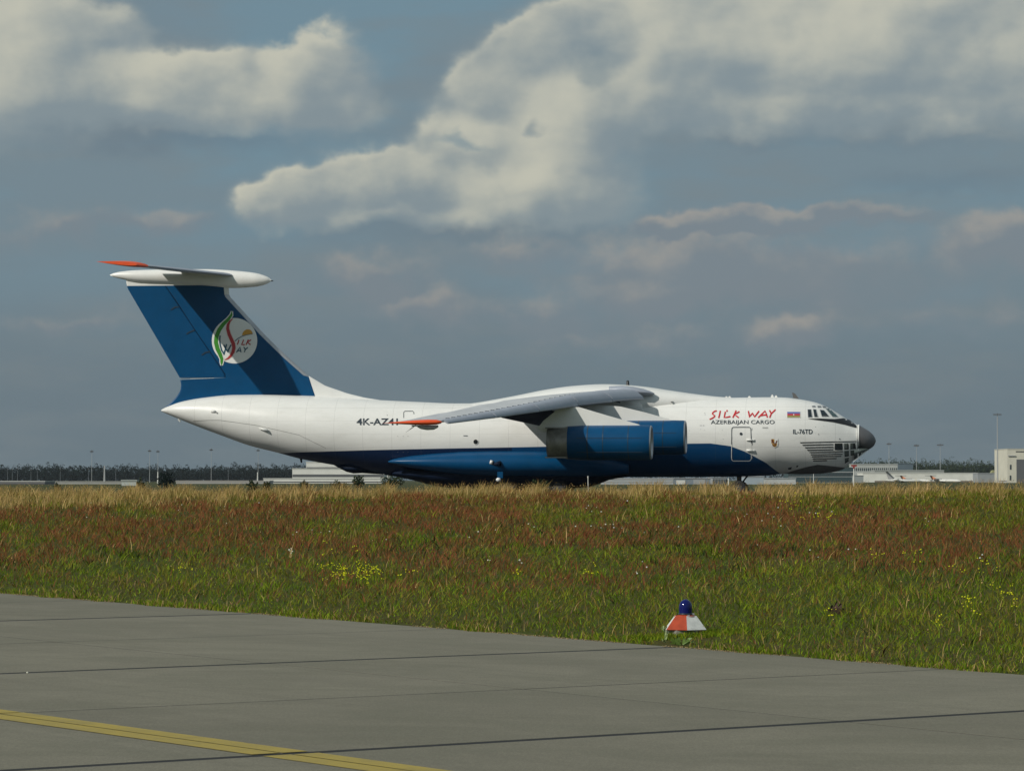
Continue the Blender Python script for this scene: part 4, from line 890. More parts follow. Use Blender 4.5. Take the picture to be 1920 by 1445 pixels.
def fld(px, py):
    """how much red sorrel / dry straw / dark weed stands where"""
    mX = [0, 480, 960, 1440, 1920]
    tan_b = np.interp(px, mX, [958, 941, 935, 931, 929]); r_hi = np.interp(px, mX, [950, 940, 936, 944, 962]); r_lo = np.interp(px, mX, [1022, 1010, 1020, 1052, 1082])
    nz = vnoise(px, py, 70, 11, 3) * .6 + vnoise(px, py, 22, 5, 4) * .4; nb = vnoise(px, py, 210, 26, 5) * .65 + vnoise(px, py, 60, 14, 8) * .35
    j = (nz - .5) * 26
    tan = 1 / (1 + np.exp((py + j - tan_b) / 4.)); red = 1 / (1 + np.exp(-(py + j - r_hi) / 5.)) / (1 + np.exp((py + j * 1.6 - r_lo) / 10.)) * np.clip((nb - .28) * 6.0, .10, 1)
    lowred = np.clip((nb - .42) * 5, 0, .85) / (1 + np.exp((py - np.interp(px, mX, [1072, 1100, 1112, 1090, 1128])) / 9)) * (py > r_lo - 15)
    mauve = np.clip((vnoise(px, py, 120, 18, 13) - .62) * 5, 0, .55) * (py > 1050)
    weed = np.clip((vnoise(px, py, 110, 12, 9) * .6 + vnoise(px, py, 34, 7, 10) * .4 - .52) * 8, 0, 1) * np.exp(-((py - np.interp(px, mX, [1060, 1020, 1022, 1035, 1075])) / 34) ** 2)
    return tan, np.maximum(red, lowred), weed, mauve
def pal(cs_, n, jit=.16):
    cs_ = np.array(cs_); i = rng.integers(0, len(cs_), n); c_ = cs_[i] * (1 + rng.normal(0, jit, (n, 1))); c_ *= 1 + rng.normal(0, .05, (n, 3)); return np.clip(c_ * np.array([1.92, 1.88, 1.45]), .003, .9)
def blades(n, kindf, hf, wf, pf, name, label, lean=.35, tip=None):
    x, y, z, q_ = scatter(n); px, py = survey(x, y, z); keep = rng.random(len(x)) < kindf(px, py, q_); x, y, z, q_, px, py = (a[keep] for a in (x, y, z, q_, px, py)); m_ = len(x)
    Hh = hf(px, py, q_, m_); Wd = wf(y, m_); C = pf(px, py, m_); ln = rng.normal(0, lean, (m_, 2)) + np.array([.12, 0]); T = None if tip is None else pal(tip, m_)
    return plants(name, np.stack([x, y, z - .02], -1), Hh, Wd, ln, C, MP, label, T)
edge_h = lambda q_: np.clip(.35 + q_ * .5, .35, 1)
GREEN = [(.066, .115, .006), (.088, .142, .007), (.120, .165, .010), (.040, .066, .005), (.145, .175, .014), (.096, .100, .010)]
OLIVE = [(.088, .082, .014), (.115, .098, .018), (.070, .064, .012), (.13, .105, .024)]
STRAW = [(.29, .195, .098), (.35, .24, .125), (.24, .16, .075), (.19, .135, .055), (.40, .285, .16)]
RED = [(.148, .046, .026), (.118, .038, .021), (.165, .060, .032), (.095, .040, .020), (.15, .074, .034)]
def gpal(px, py, n):
    nn = vnoise(px, py, 90, 16, 31); c_ = np.where((nn < .45)[:, None], pal(GREEN, n), np.where((rng.random(n) < .55)[:, None], pal(GREEN, n), pal(OLIVE, n)))
    far = np.clip((1040 - py) / 90, 0, 1)[:, None]; c2 = pal(OLIVE, n); return np.where(rng.random((n, 1)) < far * .55, c2, c_) * (.8 + .4 * nn)[:, None]
wf = lambda y, n: (.0052 + .00014 * y) * rng.uniform(.6, 1.4, n)
clump = lambda px, py, a, b_, s: .55 + .9 * vnoise(px, py, a, b_, s)
blades(360000, lambda px, py, q_: np.clip(1.05 - fld(px, py)[0] * .75 - fld(px, py)[1] * .86, .06, 1), lambda px, py, q_, n: (.035 + .125 * rng.random(n) ** 1.6) * edge_h(q_) * clump(px, py, 26, 8, 51), wf, gpal, 'green_grass', 'short green grass covering the meadow up to the concrete edge', .62)
blades(150000, lambda px, py, q_: np.clip(fld(px, py)[0] * 1.0 + .045, 0, 1), lambda px, py, q_, n: (.10 + .30 * rng.random(n) ** 1.4) * clump(px, py, 22, 9, 52) * np.where(fld(px, py)[0] > .3, 1, .65), lambda y, n: (.005 + .00012 * y) * rng.uniform(.6, 1.3, n), lambda px, py, n: np.where((vnoise(px, py, 60, 9, 61) + rng.random(n) * .9 > .92)[:, None], pal(OLIVE, n), pal(STRAW, n)), 'dry_grass', 'tall straw-coloured dry grass along the crest of the meadow', .36, tip=STRAW)
blades(240000, lambda px, py, q_: np.clip(fld(px, py)[1] * .95 + .03, 0, 1), lambda px, py, q_, n: (.05 + .15 * rng.random(n)) * clump(px, py, 24, 8, 53), wf, lambda px, py, n: np.where((rng.random(n) < .14)[:, None], pal(OLIVE, n), pal(RED, n)) * (.75 + .5 * vnoise(px, py, 40, 8, 62))[:, None], 'red_sorrel', 'rust red sorrel growing in broad drifts across the meadow', .6, tip=RED)
blades(60000, lambda px, py, q_: np.clip(fld(px, py)[2] * .9 + .015, 0, 1), lambda px, py, q_, n: rng.uniform(.06, .20, n), lambda y, n: .022 * rng.uniform(.6, 1.5, n), lambda px, py, n: pal([(.020, .030, .010), (.030, .034, .014), (.045, .022, .014), (.022, .040, .012)], n), 'dark_weed', 'dark leafy weeds in patches along the middle of the meadow', .6)
blades(60000, lambda px, py, q_: np.clip(fld(px, py)[3] * .9, 0, 1), lambda px, py, q_, n: rng.uniform(.08, .17, n), wf, lambda px, py, n: pal([(.13, .085, .07), (.10, .075, .055), (.085, .06, .04)], n), 'seeding_grass', 'mauve brown seeding grass in thin patches on the lower meadow', .4)
blades(130000, lambda px, py, q_: np.clip(1.0 - fld(px, py)[0] * .8 - fld(px, py)[1] * .6, .1, 1), lambda px, py, q_, n: .012 + .045 * rng.random(n) ** 1.5, lambda y, n: (.012 + .0002 * y) * rng.uniform(.6, 1.4, n), lambda px, py, n: gpal(px, py, n) * np.where(rng.random((n, 1)) < .4, .55, 1.15), 'low_herbs', 'low broad-leaved herbs and clover between the meadow grass', 1.3)
# coarse tufts right at the concrete edge
def tuft_edge():
    n = 26000; b_ = rng.uniform(18, 92, n); q_ = rng.exponential(.24, n) - .17; a = AEDGE + q_; P_ = P0[None] + D1[None] * a[:, None] + D2[None] * b_[:, None]
    P_[:, 2] = np.where(q_ > 0, ground_z(P_[:, 0], P_[:, 1]), P_[:, 2]) - .01
    keep = vnoise(b_ * 100, q_ * 100, 60, 40, 71) > .34 + np.maximum(0, -q_) * 3.2; P_ = P_[keep]; m_ = len(P_)
    plants('edge_grass', P_, rng.uniform(.03, .13, m_), rng.uniform(.008, .018, m_), rng.normal(0, .5, (m_, 2)), np.where((rng.random(m_) < .22)[:, None], pal(STRAW, m_) * .7, pal(GREEN, m_)), MP, 'ragged low grass creeping over the edge of the concrete')
tuft_edge()
n = 9000; b_ = rng.uniform(16, 90, n); q_ = rng.normal(-.01, .05, n); Pg = P0[None] + D1[None] * (AEDGE + q_)[:, None] + D2[None] * b_[:, None] + np.array([0, 0, .004]); kp = vnoise(b_ * 60, q_ * 10, 50, 30, 77) > .42; Pg = Pg[kp]
EDGE_GRIT = Pg
n_ = 2200; ra = rng.uniform(.20, .75, n_); ta = rng.uniform(math.pi, 2 * math.pi, n_); Pb = np.stack([BL[0] + ra * np.cos(ta) * 1.2, BL[1] + ra * np.sin(ta), np.zeros(n_)], -1); Pb[:, 2] = ground_z(Pb[:, 0], Pb[:, 1]) - .01
qb = Pb[:, 0] * D1[0] + Pb[:, 1] * D1[1] - AEDGE; Pb = Pb[qb > .02]; n_ = len(Pb)
plants('light_base_grass', Pb, rng.uniform(.03, .085, n_), rng.uniform(.008, .015, n_), rng.normal(0, .4, (n_, 2)), pal(GREEN, n_), MP, 'green grass growing up round the foot of the taxiway light')
# seed heads and flowers
dots('edge_grit', EDGE_GRIT, rng.uniform(.004, .013, len(EDGE_GRIT)), pal([(.16, .12, .075), (.20, .16, .11), (.10, .08, .05)], len(EDGE_GRIT)), MD, 'pale soil crumbs and grit along the edge of the concrete')
x, y, z, q_ = scatter(26000, 40, 110); px, py = survey(x, y, z); kp = rng.random(len(x)) < (fld(px, py)[0] * .8 + .04); x, y, z = x[kp], y[kp], z[kp]; n = len(x)
dots('grass_seed_heads', np.stack([x, y, z + rng.uniform(.16, .36, n)], -1), rng.uniform(.007, .016, n), pal(STRAW + [(.10, .06, .03)], n), MD, 'pale seed heads above the dry grass of the crest')
def at_ground(pts, jitter):
    out = []
    for (px_, py_, n_, rx, ry) in pts:
        for _ in range(n_):
            p = ground_hit(px_ + random.gauss(0, rx), py_ + random.gauss(0, ry), 38, 130); out.append(p)
    return np.array(out)
P_ = at_ground([(640, 1092, 26, 18, 6), (690, 1088, 26, 16, 7), (340, 1092, 5, 10, 3), (1700, 1062, 5, 22, 5), (1560, 1168, 3, 7, 3), (1820, 1158, 9, 10, 6), (1845, 1085, 6, 40, 6), (1760, 1190, 3, 6, 4), (1885, 1128, 5, 20, 5), (1100, 1095, 5, 10, 5), (970, 1085, 3, 6, 3), (1480, 955, 8, 20, 8), (1520, 985, 8, 25, 6), (760, 1090, 3, 10, 4), (1640, 1058, 2, 4, 3), (640, 1050, 5, 20, 5), (1900, 1150, 4, 10, 5)], 0)
n = len(P_); hs = rng.uniform(.10, .27, n)
plants('flower_stems', P_, hs, np.full(n, .012), rng.normal(0, .08, (n, 2)), pal(GREEN, n), MP, 'thin green stems under the yellow wildflowers')
hh = np.repeat(P_, 3, 0) + np.stack([rng.normal(0, .03, 3 * n), rng.normal(0, .03, 3 * n), np.repeat(hs, 3) + rng.normal(0, .022, 3 * n)], -1)
dots('yellow_wildflowers', hh, rng.uniform(.008, .017, 3 * n), pal([(.75, .60, .02), (.70, .50, .02)], 3 * n, .06), MD, 'yellow ragwort flowers, thickest in a clump above the concrete edge')
P_ = at_ground([(1210, 1075, 2, 6, 3), (976, 1066, 3, 3, 1), (918, 1062, 2, 3, 1), (1115, 965, 6, 22, 6), (1150, 1000, 6, 22, 5), (900, 1010, 10, 200, 20), (1500, 975, 8, 40, 8), (1837, 1061, 2, 3, 2), (1390, 975, 4, 20, 6), (1196, 1094, 2, 2, 1), (560, 1015, 4, 30, 6), (1735, 988, 2, 4, 2), (1600, 1040, 6, 120, 20), (545, 1045, 6, 4, 3), (300, 950, 8, 200, 15)], 0)
n = len(P_); dots('white_wildflowers', P_ + np.stack([np.zeros(n), np.zeros(n), rng.uniform(.10, .22, n)], -1), rng.uniform(.010, .022, n), pal([(.62, .62, .55)], n, .08), MD, 'small white flower heads scattered over the meadow')

def leafy(name, o, R, H, n, cols, size, m=None, parent=None, flat=1.0, seed=1):
    r = np.random.default_rng(seed); d = r.normal(0, 1, (n, 3)); d /= np.linalg.norm(d, axis=1)[:, None]; rad = r.random(n) ** .45
    P_ = d * rad[:, None] * np.array([R, R * flat, H / 2]); P_[:, 2] += H * .55; P_ *= 1 + .22 * np.sin(d[:, :1] * 5 + seed) * np.sin(d[:, 2:] * 6 + seed); P_ += np.array(o)
    a = r.normal(0, 1, (n, 3)); a /= np.linalg.norm(a, axis=1)[:, None]; b_ = np.cross(a, r.normal(0, 1, (n, 3))); b_ /= np.linalg.norm(b_, axis=1)[:, None]
    s = size * r.uniform(.6, 1.4, n)[:, None]; V = np.stack([P_ - a * s, P_ - b_ * s * .5, P_ + a * s, P_ + b_ * s * .5], 1)
    c_ = np.array(cols)[r.integers(0, len(cols), n)] * r.uniform(.7, 1.3, (n, 1)); return V, c_
def leaf_obj(name, V, C, m, parent=None):
    n = len(V); me = bpy.data.meshes.new('m'); me.vertices.add(n * 4); me.vertices.foreach_set('co', V.ravel()); me.loops.add(n * 4); me.loops.foreach_set('vertex_index', np.arange(n * 4)); me.polygons.add(n); me.polygons.foreach_set('loop_start', np.arange(n) * 4)
    ca = me.attributes.new('plant_colour', 'FLOAT_COLOR', 'POINT'); cc_ = np.ones((n, 4, 4)); cc_[:, :, :3] = C[:, None]; ca.data.foreach_set('color', cc_.ravel()); me.update(); return link(me, name, m, parent)
# pale thistle and broad weed beside the light
def weed(name, px_, py_, label, cat, parts):
    p = ground_hit(px_, py_, 40, 60); r = empty(name, p); tag(r, label, cat); kk_ = p[1] / FPX
    for nm_, m_, pts, w in parts:
        V, Fc = [], []
        for q0, dpth in pts:
            rb_ = ribbon([((a - px_) * kk_, (py_ - b_) * kk_) for a, b_ in q0], [x_ * kk_ for x_ in w] if isinstance(w, list) else w * kk_)
            for qd in rb_:
                i0 = len(V); V += [(v_.x, dpth + .02 * math.sin(v_.y * 30 + i), v_.y) for i, v_ in enumerate(qd)]; Fc.append((i0, i0 + 1, i0 + 2, i0 + 3))
        obj(nm_, V, Fc, m_, r)
mth = mat('pale_thistle_leaf', (.26, .33, .13), .7, var=.15, vscale=20); mbl = mat('broad_green_leaf', (.11, .19, .03), .6, var=.2, vscale=20)
weed('thistle', 1247, 1204, 'pale green thistle standing left of the taxiway light cone', 'thistle', [('stem', mth, [([(1246.5, 1204), (1248, 1190), (1246, 1180), (1244, 1173)], .0)], 3.0), ('leaf', mth, [([(1247, 1200), (1243, 1201), (1240, 1196)], -.03), ([(1248, 1198), (1250, 1190), (1250, 1184)], -.02), ([(1246, 1182), (1242, 1178), (1242, 1175)], .01), ([(1245, 1180), (1249, 1176), (1251, 1173)], -.02), ([(1247, 1192), (1252, 1186), (1251, 1180)], .02)], [3, 3.2, .6])])
weed('broad_leaf_weed', 1278, 1209, 'low broad-leaved weed in front of the taxiway light cone', 'weed', [('leaf', mbl, [([(1276, 1208), (1266, 1198), (1262, 1193)], -.02), ([(1278, 1208), (1272, 1196), (1269, 1191)], .01), ([(1280, 1208), (1283, 1198), (1281, 1193)], .0), ([(1280, 1208), (1291, 1198), (1297, 1195)], -.03), ([(1282, 1209), (1293, 1203), (1302, 1202)], -.02), ([(1276, 1209), (1264, 1205), (1256, 1206)], .0), ([(1274, 1209), (1260, 1200), (1258, 1194)], .03)], [1.5, 5.5, .6])])

mdk = mat('dark_brown_dock', (.060, .034, .018), .8, var=.3, vscale=30)
weed('dock_plant', 1568, 1152, 'dark brown dock plant standing in the green grass right of the taxiway light', 'plant', [('seed_spike', mdk, [([(1568, 1152), (1567, 1140), (1569, 1128)], 0.), ([(1570, 1152), (1574, 1140), (1577, 1131)], -.02), ([(1566, 1152), (1562, 1142), (1560, 1134)], .02), ([(1569, 1150), (1579, 1144), (1583, 1141)], .01), ([(1567, 1150), (1557, 1145), (1553, 1142)], -.01)], [4, 9, 3])])

# ------------------------------------------------------------------ background
ML = attr_mat('leaf_masses', .8, .1, .1)
def treeline(name, label, px0, px1, D, tops, cols, sp=5.0, rows=3, seed=0, n=800, bush=1.0):
    r = random.Random(seed); Vs, Cs = [], []
    w0, w1 = (px0 - 960) / FPX * D, (px1 - 960) / FPX * D
    for row in range(rows):
        x = w0 + r.uniform(0, sp)
        while x < w1:
            pxh = 960 + x / D * FPX; top = np.interp(pxh, [t[0] for t in tops], [t[1] for t in tops]); H = ZC + (900 - top) * D / FPX
            H *= r.uniform(.84, 1.03) if row == rows - 1 else r.uniform(.7, .95)
            R = H * r.uniform(.42, .72) * bush; V, C = leafy('', (x, D + row * sp * 1.3 + r.uniform(-2, 2), -.08 * H), R, H * .95, n, cols, D * .00022, seed=r.randint(0, 9999)); Vs.append(V); Cs.append(C)
            x += sp * r.uniform(.6, 1.4)
    o = leaf_obj(name, np.concatenate(Vs), np.concatenate(Cs), ML); tag(o, label, kind='stuff'); return o
DK = [(.010, .020, .019), (.008, .015, .016), (.014, .026, .020)]; DG = [(.030, .050, .020), (.022, .038, .018), (.045, .062, .022)]
treeline('distant_woodland', 'dark blue-green woodland along the horizon left of the aircraft', -260, 600, 2300, [(-260, 872), (0, 870), (60, 868), (120, 869), (200, 868), (300, 869), (360, 872), (400, 868), (450, 869), (600, 868)], DK, 6.5, 3, 3)
treeline('distant_woodland', 'dark woodland on the horizon hidden mostly by the aircraft', 600, 1560, 2400, [(600, 869), (1560, 862)], DK, 9, 2, 4, 220)
treeline('distant_woodland', 'green woodland rising behind the buildings right of the aircraft nose', 1560, 2200, 2700, [(1560, 866), (1610, 861), (1660, 859), (1690, 857), (1740, 861), (1800, 859), (1830, 857), (1870, 862), (1900, 858), (1960, 852), (2200, 858)], DG, 5.5, 3, 5)
def bushes(pts):
    for i, (px_, top, w, D, lab) in enumerate(pts):
        p = at(px_, 900, D); H = ZC + (900 - top) * D / FPX + .15; R = w * D / FPX / 2
        r = empty('shrub', (p[0], p[1], -.1)); tag(r, lab, 'shrub')
        V, C = leafy('', (0, 0, 0), R, H, 1300, DG if i else DK, max(.05, D * .00024), seed=20 + i); leaf_obj('foliage', V, C, ML, r)
        obj('stem', *join(tubeg((0, 0, 0), (.05 * R, 0, H * .5), R * .08, R * .04, 6), tubeg((0, 0, H * .1), (R * .4, 0, H * .6), R * .06, R * .02, 6), tubeg((0, 0, H * .1), (-R * .4, 0, H * .55), R * .05, R * .02, 6)), M['tyre'], r)
bushes([(312, 888, 34, 420, 'dark rounded bush standing on the grass line far left of the tail'), (264, 903, 16, 300, 'small green bush left of the dark rounded bush'), (474, 904, 24, 300, 'light green bush on the grass line below the tail cone'), (500, 906, 14, 320, 'tiny grey-green bush right of the light green bush below the tail cone'), (571, 905, 16, 330, 'small dark bush in front of the pale striped building'), (636, 904, 34, 340, 'low wide bush in front of the pale striped building'), (672, 894, 22, 500, 'taller dark bush behind the low wide bush near the ramp fairing'), (735, 893, 44, 500, 'broad dark bush below the upswept rear belly'), (108, 909, 14, 280, 'small green bush by the far left low building'), (1000, 899, 46, 190, 'dark green bush under the aircraft beside the main wheels') if False else (1012, 905, 40, 175, 'green weed clump in front of the main wheels under the aircraft')])

def building(name, label, px0, px1, top, D, depth, wallc, roofc=None, cat='building', bands=(), wins=None, doors=(), roofh=0., group=None, bandm=None):
    a = at(px0, 900, D); b_ = at(px1, 900, D); H = ZC + (900 - top) * D / FPX; w = b_[0] - a[0]
    r = empty(name, (a[0], D, 0)); tag(r, label, cat, group)
    mw = mat('wall_render', wallc, .8, var=.06, vscale=.2); obj('wall', *boxg(0, w, 0, depth, -.3, H), mw, r)
    rt = max(.25, 1.2 * D / FPX); obj('roof', *boxg(-rt * .5, w + rt * .5, -rt * .6, depth + rt * .5, H, H + rt), mat('roof_sheet', roofc or tuple(c_ * .8 for c_ in wallc), .7, var=.05), r)
    zz = lambda py_: ZC + (900 - py_) * D / FPX
    for (t, bo, mm) in bands: obj('window_band', *boxg(.1, w - .1, -.06, .0 - .003, zz(bo), zz(t)), mm, r)
    if wins:
        t, bo, n_, fr_ = wins; step = w / n_
        me = mesh(*boxg(0, step * fr_, -.08, -.004, 0, zz(t) - zz(bo))); me.materials.append(M['bglass'])
        for i in range(n_): o = link(me, 'window', None, r); o.location = (step * (i + (1 - fr_) / 2), 0, zz(bo))
    for (dx0, dx1, t, bo, mm) in doors: obj('door', *boxg((dx0 - px0) / FPX * D, (dx1 - px0) / FPX * D, -.10, -.004, zz(bo), zz(t)), mm, r)
    return r
M['bglass'] = mat('far_window_glass', (.045, .06, .065), .2, spec=.6); M['bdark'] = mat('dark_cladding', (.08, .075, .07), .7); M['bbrown'] = mat('brown_door_panels', (.16, .13, .10), .7)
M['postgrey'] = mat('post_grey', (.20, .22, .24), .6); M['grey'] = mat('mast_grey', (.42, .43, .43), .5, .2); M['bwhite'] = mat('far_white_paint', (.68, .68, .64), .5); M['dgrey'] = mat('dark_grey_paint', (.12, .125, .13), .5)
building('airport_shed', 'long low building with a white roof edge at the far left', -120, 84, 903, 900, 20, (.17, .17, .18), (.55, .55, .52), bands=((906.5, 913, M['bdark']),))
building('airport_shed', 'long low pale grey building behind the meadow left of the dark bush', 86, 258, 903.5, 1000, 20, (.42, .42, .40), (.40, .40, .37), bands=((907.5, 911, M['dgrey']),))
building('utility_hut', 'small pale hut with a raised left corner near the dark bush', 228, 256, 901.5, 700, 4, (.48, .52, .49))
building('airport_shed', 'low pale building between the dark bush and the tail', 330, 505, 902, 1100, 18, (.40, .39, .37), (.45, .43, .40), bands=((906.5, 908.5, M['dgrey']),))
building('terminal_building', 'pale lower block with a dark window strip under the rear fuselage', 494, 716, 897.5, 1200, 25, (.72, .72, .67), (.66, .66, .62), bands=((902.3, 904.3, M['dgrey']),))
building('terminal_building', 'pale middle storey block with dark window strip behind the tail bumper', 548, 720, 879, 1260, 30, (.74, .74, .69), (.68, .68, .63), bands=((889, 894, M['dgrey']),))
building('terminal_building', 'pale upper block at the top of the stepped terminal under the rear belly', 574, 730, 866.5, 1320, 30, (.74, .74, .69), (.68, .68, .63), bands=((875.5, 879, M['dgrey']),))
building('airport_shed', 'pale low building seen under the fuselage right of the main wheels', 1130, 1262, 898, 900, 20, (.42, .44, .45), (.5, .5, .5), bands=((902, 904, M['grey']),))
building('airport_shed', 'blue-grey low building seen under the fuselage behind the nose wheels', 1262, 1352, 897.5, 950, 20, (.20, .24, .28), (.3, .3, .3), doors=((1268, 1285, 900, 908, M['bwhite']), (1300, 1322, 899, 908, M['grey'])))
building('airport_shed', 'grey building with ribbed front behind the nose wheels', 1336, 1362, 896, 940, 20, (.32, .34, .36), wins=(898, 908, 9, .5))
building('airport_shed', 'pale blue building seen right of the nose wheels', 1398, 1432, 894, 930, 20, (.36, .42, .47), (.4, .42, .45))
building('hangar', 'long pale sloping-roof hangar under the chin of the aircraft', 1432, 1492, 897.5, 960, 25, (.50, .52, .52), (.42, .44, .45))
building('glass_building', 'dark teal glass building under the nose of the aircraft', 1478, 1602, 877, 1500, 25, (.035, .065, .072), (.10, .13, .14), bands=((884, 885.5, M['grey']), (893, 894, M['grey']), (904.5, 909, M['bwhite'])), wins=(886, 892, 16, .8))
building('stair_block', 'plain grey block beside the dark glass building', 1602, 1619, 892, 1450, 10, (.30, .33, .33))
building('terminal_building', 'pale grey office block with a row of windows right of the nose', 1600, 1683, 870.5, 2100, 25, (.44, .46, .44), (.40, .42, .41), wins=(877, 882.5, 22, .55))
building('plant_room', 'blue-grey block with rooftop lights right of the office block', 1684, 1712, 869, 2150, 20, (.10, .14, .17), (.12, .16, .18))
building('terminal_building', 'low grey roof storey behind the long white hangar', 1640, 1770, 882, 1950, 20, (.36, .38, .36), (.40, .42, .40))
building('hangar', 'long white hangar with brown doors along its foot right of the aircraft', 1618, 1833, 887, 1850, 30, (.74, .74, .68), (.60, .60, .56), doors=((1640, 1830, 901, 906, M['bbrown']),))
building('grey_shed', 'flat grey shed at the right end of the long white hangar', 1834, 1872, 887.5, 1750, 20, (.30, .32, .33), (.30, .32, .33))
building('grey_shed', 'smaller grey shed between the light mast and the tall hangar', 1873, 1886, 889, 1700, 12, (.34, .36, .36))
building('loading_dock', 'low white box building at the foot of the tall hangar', 1874, 1888, 901.5, 1490, 5, (.62, .62, .60))
# tall hangar at the right edge
r = building('hangar', 'tall cream hangar with a dark door opening at the right edge', 1889, 2060, 842, 1500, 40, (.62, .60, .50), (.55, .54, .47), wins=None, doors=((1906, 2050, 861, 906, M['dgrey']), (1905, 2055, 845.5, 847.5, M['bdark'])))
k_ = 1500 / FPX
for (a, t, bo) in ((1893.5, 871, 880), (1893, 891, 900)): obj('window', *boxg((a - 1889) * k_, (a + 3 - 1889) * k_, -.1, -.004, ZC + (900 - bo) * k_, ZC + (900 - t) * k_), M['bglass'], r)
obj('canopy_frame', *boxg((1890 - 1889) * k_, (1904 - 1889) * k_, -.5, -.2, ZC + (900 - 855) * k_, ZC + (900 - 853.5) * k_), M['grey'], r)
# rounded shelter
p = at(1864, 888, 1780); k_ = 1780 / FPX
V = []; n_ = 12
for yy_ in (0, 6):
    for i in range(n_ + 1):
        t = math.pi * i / n_; V.append((6 * k_ * -math.cos(t) * (1 if i > 4 else 1.0), yy_, (11 * math.sin(t)) * k_ + 12 * k_))
Fc = [(i, i + 1, n_ + 2 + i, n_ + 1 + i) for i in range(n_)] + [tuple(range(n_ + 1)), tuple(range(n_ + 1, 2 * n_ + 2))[::-1]]
sh = empty('arched_shelter', (p[0], 1780, 0)); tag(sh, 'yellow-green arched shelter roof showing above the grey shed', 'shelter')
obj('arched_roof', V, Fc, mat('faded_yellow_green', (.30, .30, .14), .7), sh, False); obj('wall', *boxg(-6 * k_, 6 * k_, .5, 5.5, -.2, 12 * k_ + .02), M['grey'], sh)

# flood-light masts and posts
def mast(px_, top, D, r_, label, head=7.0, cap=1.5, name='floodlight_mast', cat='light mast', group=None, mm=None):
    p = at(px_, 900, D); H = ZC + (900 - top) * D / FPX; k_ = D / FPX
    o = empty(name, (p[0], D, 0)); tag(o, label, cat, group)
    obj('pole', *tubeg((0, 0, -.2), (0, 0, H), r_, r_ * .55, 8), mm or M['grey'], o)
    if head: obj('lamp_head', *join(boxg(-head * k_, head * k_, -.3, .3, H, H + cap * k_ * .7), *[boxg((t - .9) * k_, (t + .9) * k_, -.5, .1, H - 1.4 * k_, H - .01) for t in np.linspace(-head + 1, head - 1, 5)], boxg(-.6 * k_, .6 * k_, -.2, .2, H + cap * k_ * .7, H + 2.6 * k_)), M['dgrey'], o)
    return o
mast(1870.5, 777, 1450, .28, 'tallest flood-light mast right of the aircraft nose', 7.5)
mast(1667, 832, 1900, .2, 'flood-light mast nearest the aircraft nose', 4.5); mast(1718.5, 835, 2050, .2, 'middle one of the three shorter flood-light masts', 5); mast(1763, 834, 2050, .2, 'shorter flood-light mast nearest the tallest mast', 6)
for px_, tp, lb in ((172, 846, 'faint flood-light mast above the wood at the far left'), (280.5, 845, 'faint flood-light mast left of its near twin above the dark bush'), (296, 846, 'flood-light mast with white and red foot above the dark bush'), (396, 843, 'thin flood-light mast under the tail cone'), (484, 844, 'thin flood-light mast right of the tail cone one')):
    mast(px_, tp, 1700, .13, lb, 3.2, 1.2)
for px_, tp, wh in ((14, 881, 'leftmost'), (23, 881, 'second from the left'), (33, 879, 'third from the left'), (58, 881, 'fourth from the left'), (70, 880, 'fifth from the left'), (113, 880, 'sixth from the left'), (166, 880, 'seventh from the left'), (217, 881, 'last but one'), (428, 877, 'rightmost')):
    mast(px_, tp, 1500, .09, 'slim lamp post before the left woodland, ' + wh + ' of the row', 1.1, .8, 'light_post', 'light post', 'light posts in front of the left woodland', M['postgrey'])
mast(196, 873, 1200, .38, 'thick pale post in front of the left woodland', 0, name='pale_post', cat='post')
o = mast(601 * 0 + 296, 884, 1250, .3, 'white post with a red collar left of the dark bush', 0, name='marker_post', cat='post', mm=M['bwhite'])
o = mast(483, 885, 1250, .28, 'white post with a red collar under the tail cone', 0, name='marker_post', cat='post', mm=M['bwhite'])
o = mast(1601, 875, 620, .16, 'white pole with a red obstruction sign at the aircraft nose', 0, name='marker_pole', cat='pole', mm=M['bwhite'])
k_ = 620 / FPX; Hh = ZC + (900 - 875) * k_; obj('red_sign', *join(boxg(-5 * k_, 5.5 * k_, -.1, .1, Hh + .6 * k_, Hh + 3.6 * k_), boxg(-1.6 * k_, 1.6 * k_, -.1, .1, Hh - 3 * k_, Hh + .6 * k_)), mat('dull_red_paint', (.30, .03, .025), .6), o)
mast(1525.5, 888, 260, .042, 'short white marker pole under the chin of the aircraft', 0, name='marker_pole', cat='pole', mm=M['bwhite'])
mast(1366, 896, 300, .09, 'red and white marker post left of the nose wheels', 0, name='marker_pole', cat='pole', mm=M['bwhite'])
p = ground_hit(1103, 917, 60, 140); pz = float(ground_z(p[0], 105)); px_w = (1103 - 960) / FPX * 105
stx = empty('marker_stake', (px_w, 105, pz)); tag(stx, 'thin white marker stake in the dry grass in front of the main wheels', 'stake')
obj('stake', *tubeg((0, 0, 0), (-.01, 0, ZC + (900 - 893) / FPX * 105 - pz), .013, .012, 8), M['bwhite'], stx); obj('stake_cap', *latheg([(.0, .02), (.016, .01), (.018, -.05), (.0, -.05)], 8, 'z', (-.01, 0, ZC + 7 / FPX * 105 - pz)), M['bwhite'], stx)

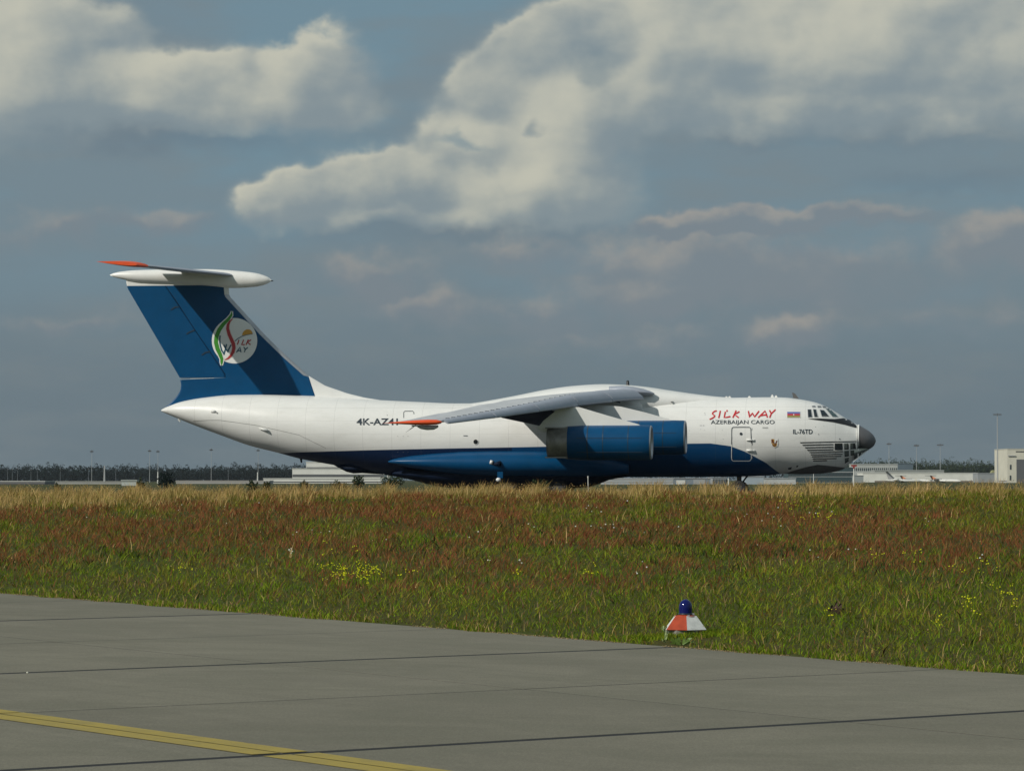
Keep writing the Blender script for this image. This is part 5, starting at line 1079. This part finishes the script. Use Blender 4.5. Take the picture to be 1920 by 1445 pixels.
# parked airliners by the white hangar
def small_jet(px_tail, top, D, label, finc, tailc, engc, ln=22., rot=0.):
    p = at(px_tail, 900, D); H = ZC + (900 - top) * D / FPX
    o = empty('parked_airliner', (p[0], D, 0), rot); tag(o, label, 'airliner'); mw = M['bwhite']; zf = 1.0
    obj('fuselage', *loftg([(-1.2, zf + .2, zf - .1, .1, 0), (.6, zf + .5, zf - .5, .55, 0), (3.5, zf + .6, zf - .8, .8, 0), (ln - 4, zf + .6, zf - .8, .8, 0), (ln - 1.5, zf + .45, zf - .85, .8, 0), (ln, zf - .15, zf - .45, .1, 0)], 16), mw, o, True)
    obj('fin', [(0, -.12, H), (-1.0, -.12, H), (.2, -.12, zf + .4), (3.4, -.12, zf + .5), (0, .12, H), (-1.0, .12, H), (.2, .12, zf + .4), (3.4, .12, zf + .5)], [(0, 1, 2, 3), (7, 6, 5, 4), (0, 4, 5, 1), (1, 5, 6, 2), (2, 6, 7, 3), (3, 7, 4, 0)], finc, o)
    obj('tailplane', *join(boxg(-1.5, .2, -3.6, 3.6, H, H + .18)), tailc, o)
    obj('wing', [(ln * .5, 0, zf - .6), (ln * .36, 0, zf - .6), (ln * .33, -8, zf - .1), (ln * .37, -8, zf - .1), (ln * .33, 8, zf - .1), (ln * .37, 8, zf - .1), (ln * .5, 0, zf - .35), (ln * .36, 0, zf - .35)], [(0, 1, 2, 3), (0, 5, 4, 1), (6, 3, 2, 7), (6, 7, 4, 5), (0, 3, 6), (1, 7, 2), (0, 6, 5), (1, 4, 7)], mw, o)
    for sg in (-1, 1): obj('engine', *latheg([(.35, 2.2), (.5, 2.4), (.55, 3.4), (.5, 4.6), (.1, 4.65)], 14, 'x', (0, sg * 1.5, zf + .35)), engc, o, True)
    for (xx, yy_) in ((ln * .86, 0), (ln * .42, -1.2), (ln * .42, 1.2)): obj('wheel', *tubeg((xx, yy_ - .15, .35), (xx, yy_ + .15, .35), .35, n=12), M['tyre'], o)
mo = mat('orange_tail_paint', (.60, .22, .10), .5); ml = mat('light_grey_tail', (.42, .42, .42), .5)
small_jet(1665, 884, 1500, 'parked airliner with a tall light grey swept fin by the white hangar', ml, ml, M['bwhite'], 15)
small_jet(1691, 892, 1600, 'parked airliner with an orange fin and dark tailplane nearest the grey fin', mo, M['bdark'], M['bdark'], 16, -.7)
small_jet(1747, 892, 1600, 'parked airliner with an orange fin and dark tailplane before the middle of the white hangar', mo, M['bdark'], M['bdark'], 16, -.7)
# thin summer haze
hm = bpy.data.materials.new('haze_air'); hm.use_nodes = True; hm.node_tree.nodes.clear(); k = NG(hm.node_tree)
pv = k.new('ShaderNodeVolumePrincipled'); pv.inputs['Color'].default_value = (.80, .88, .95, 1); pv.inputs['Density'].default_value = .000036; pv.inputs['Anisotropy'].default_value = .2
ho_ = k.new('ShaderNodeOutputMaterial'); hm.node_tree.links.new(pv.outputs[0], ho_.inputs['Volume'])
hz_ = obj('haze', *boxg(-3200, 3200, -400, 3600, -4.0, 60.0), hm); tag(hz_, 'thin bluish summer haze over the whole airfield', kind='stuff')
SC.render.resolution_x = 1024; SC.render.resolution_y = 770
print('TRIS', TRI[0])
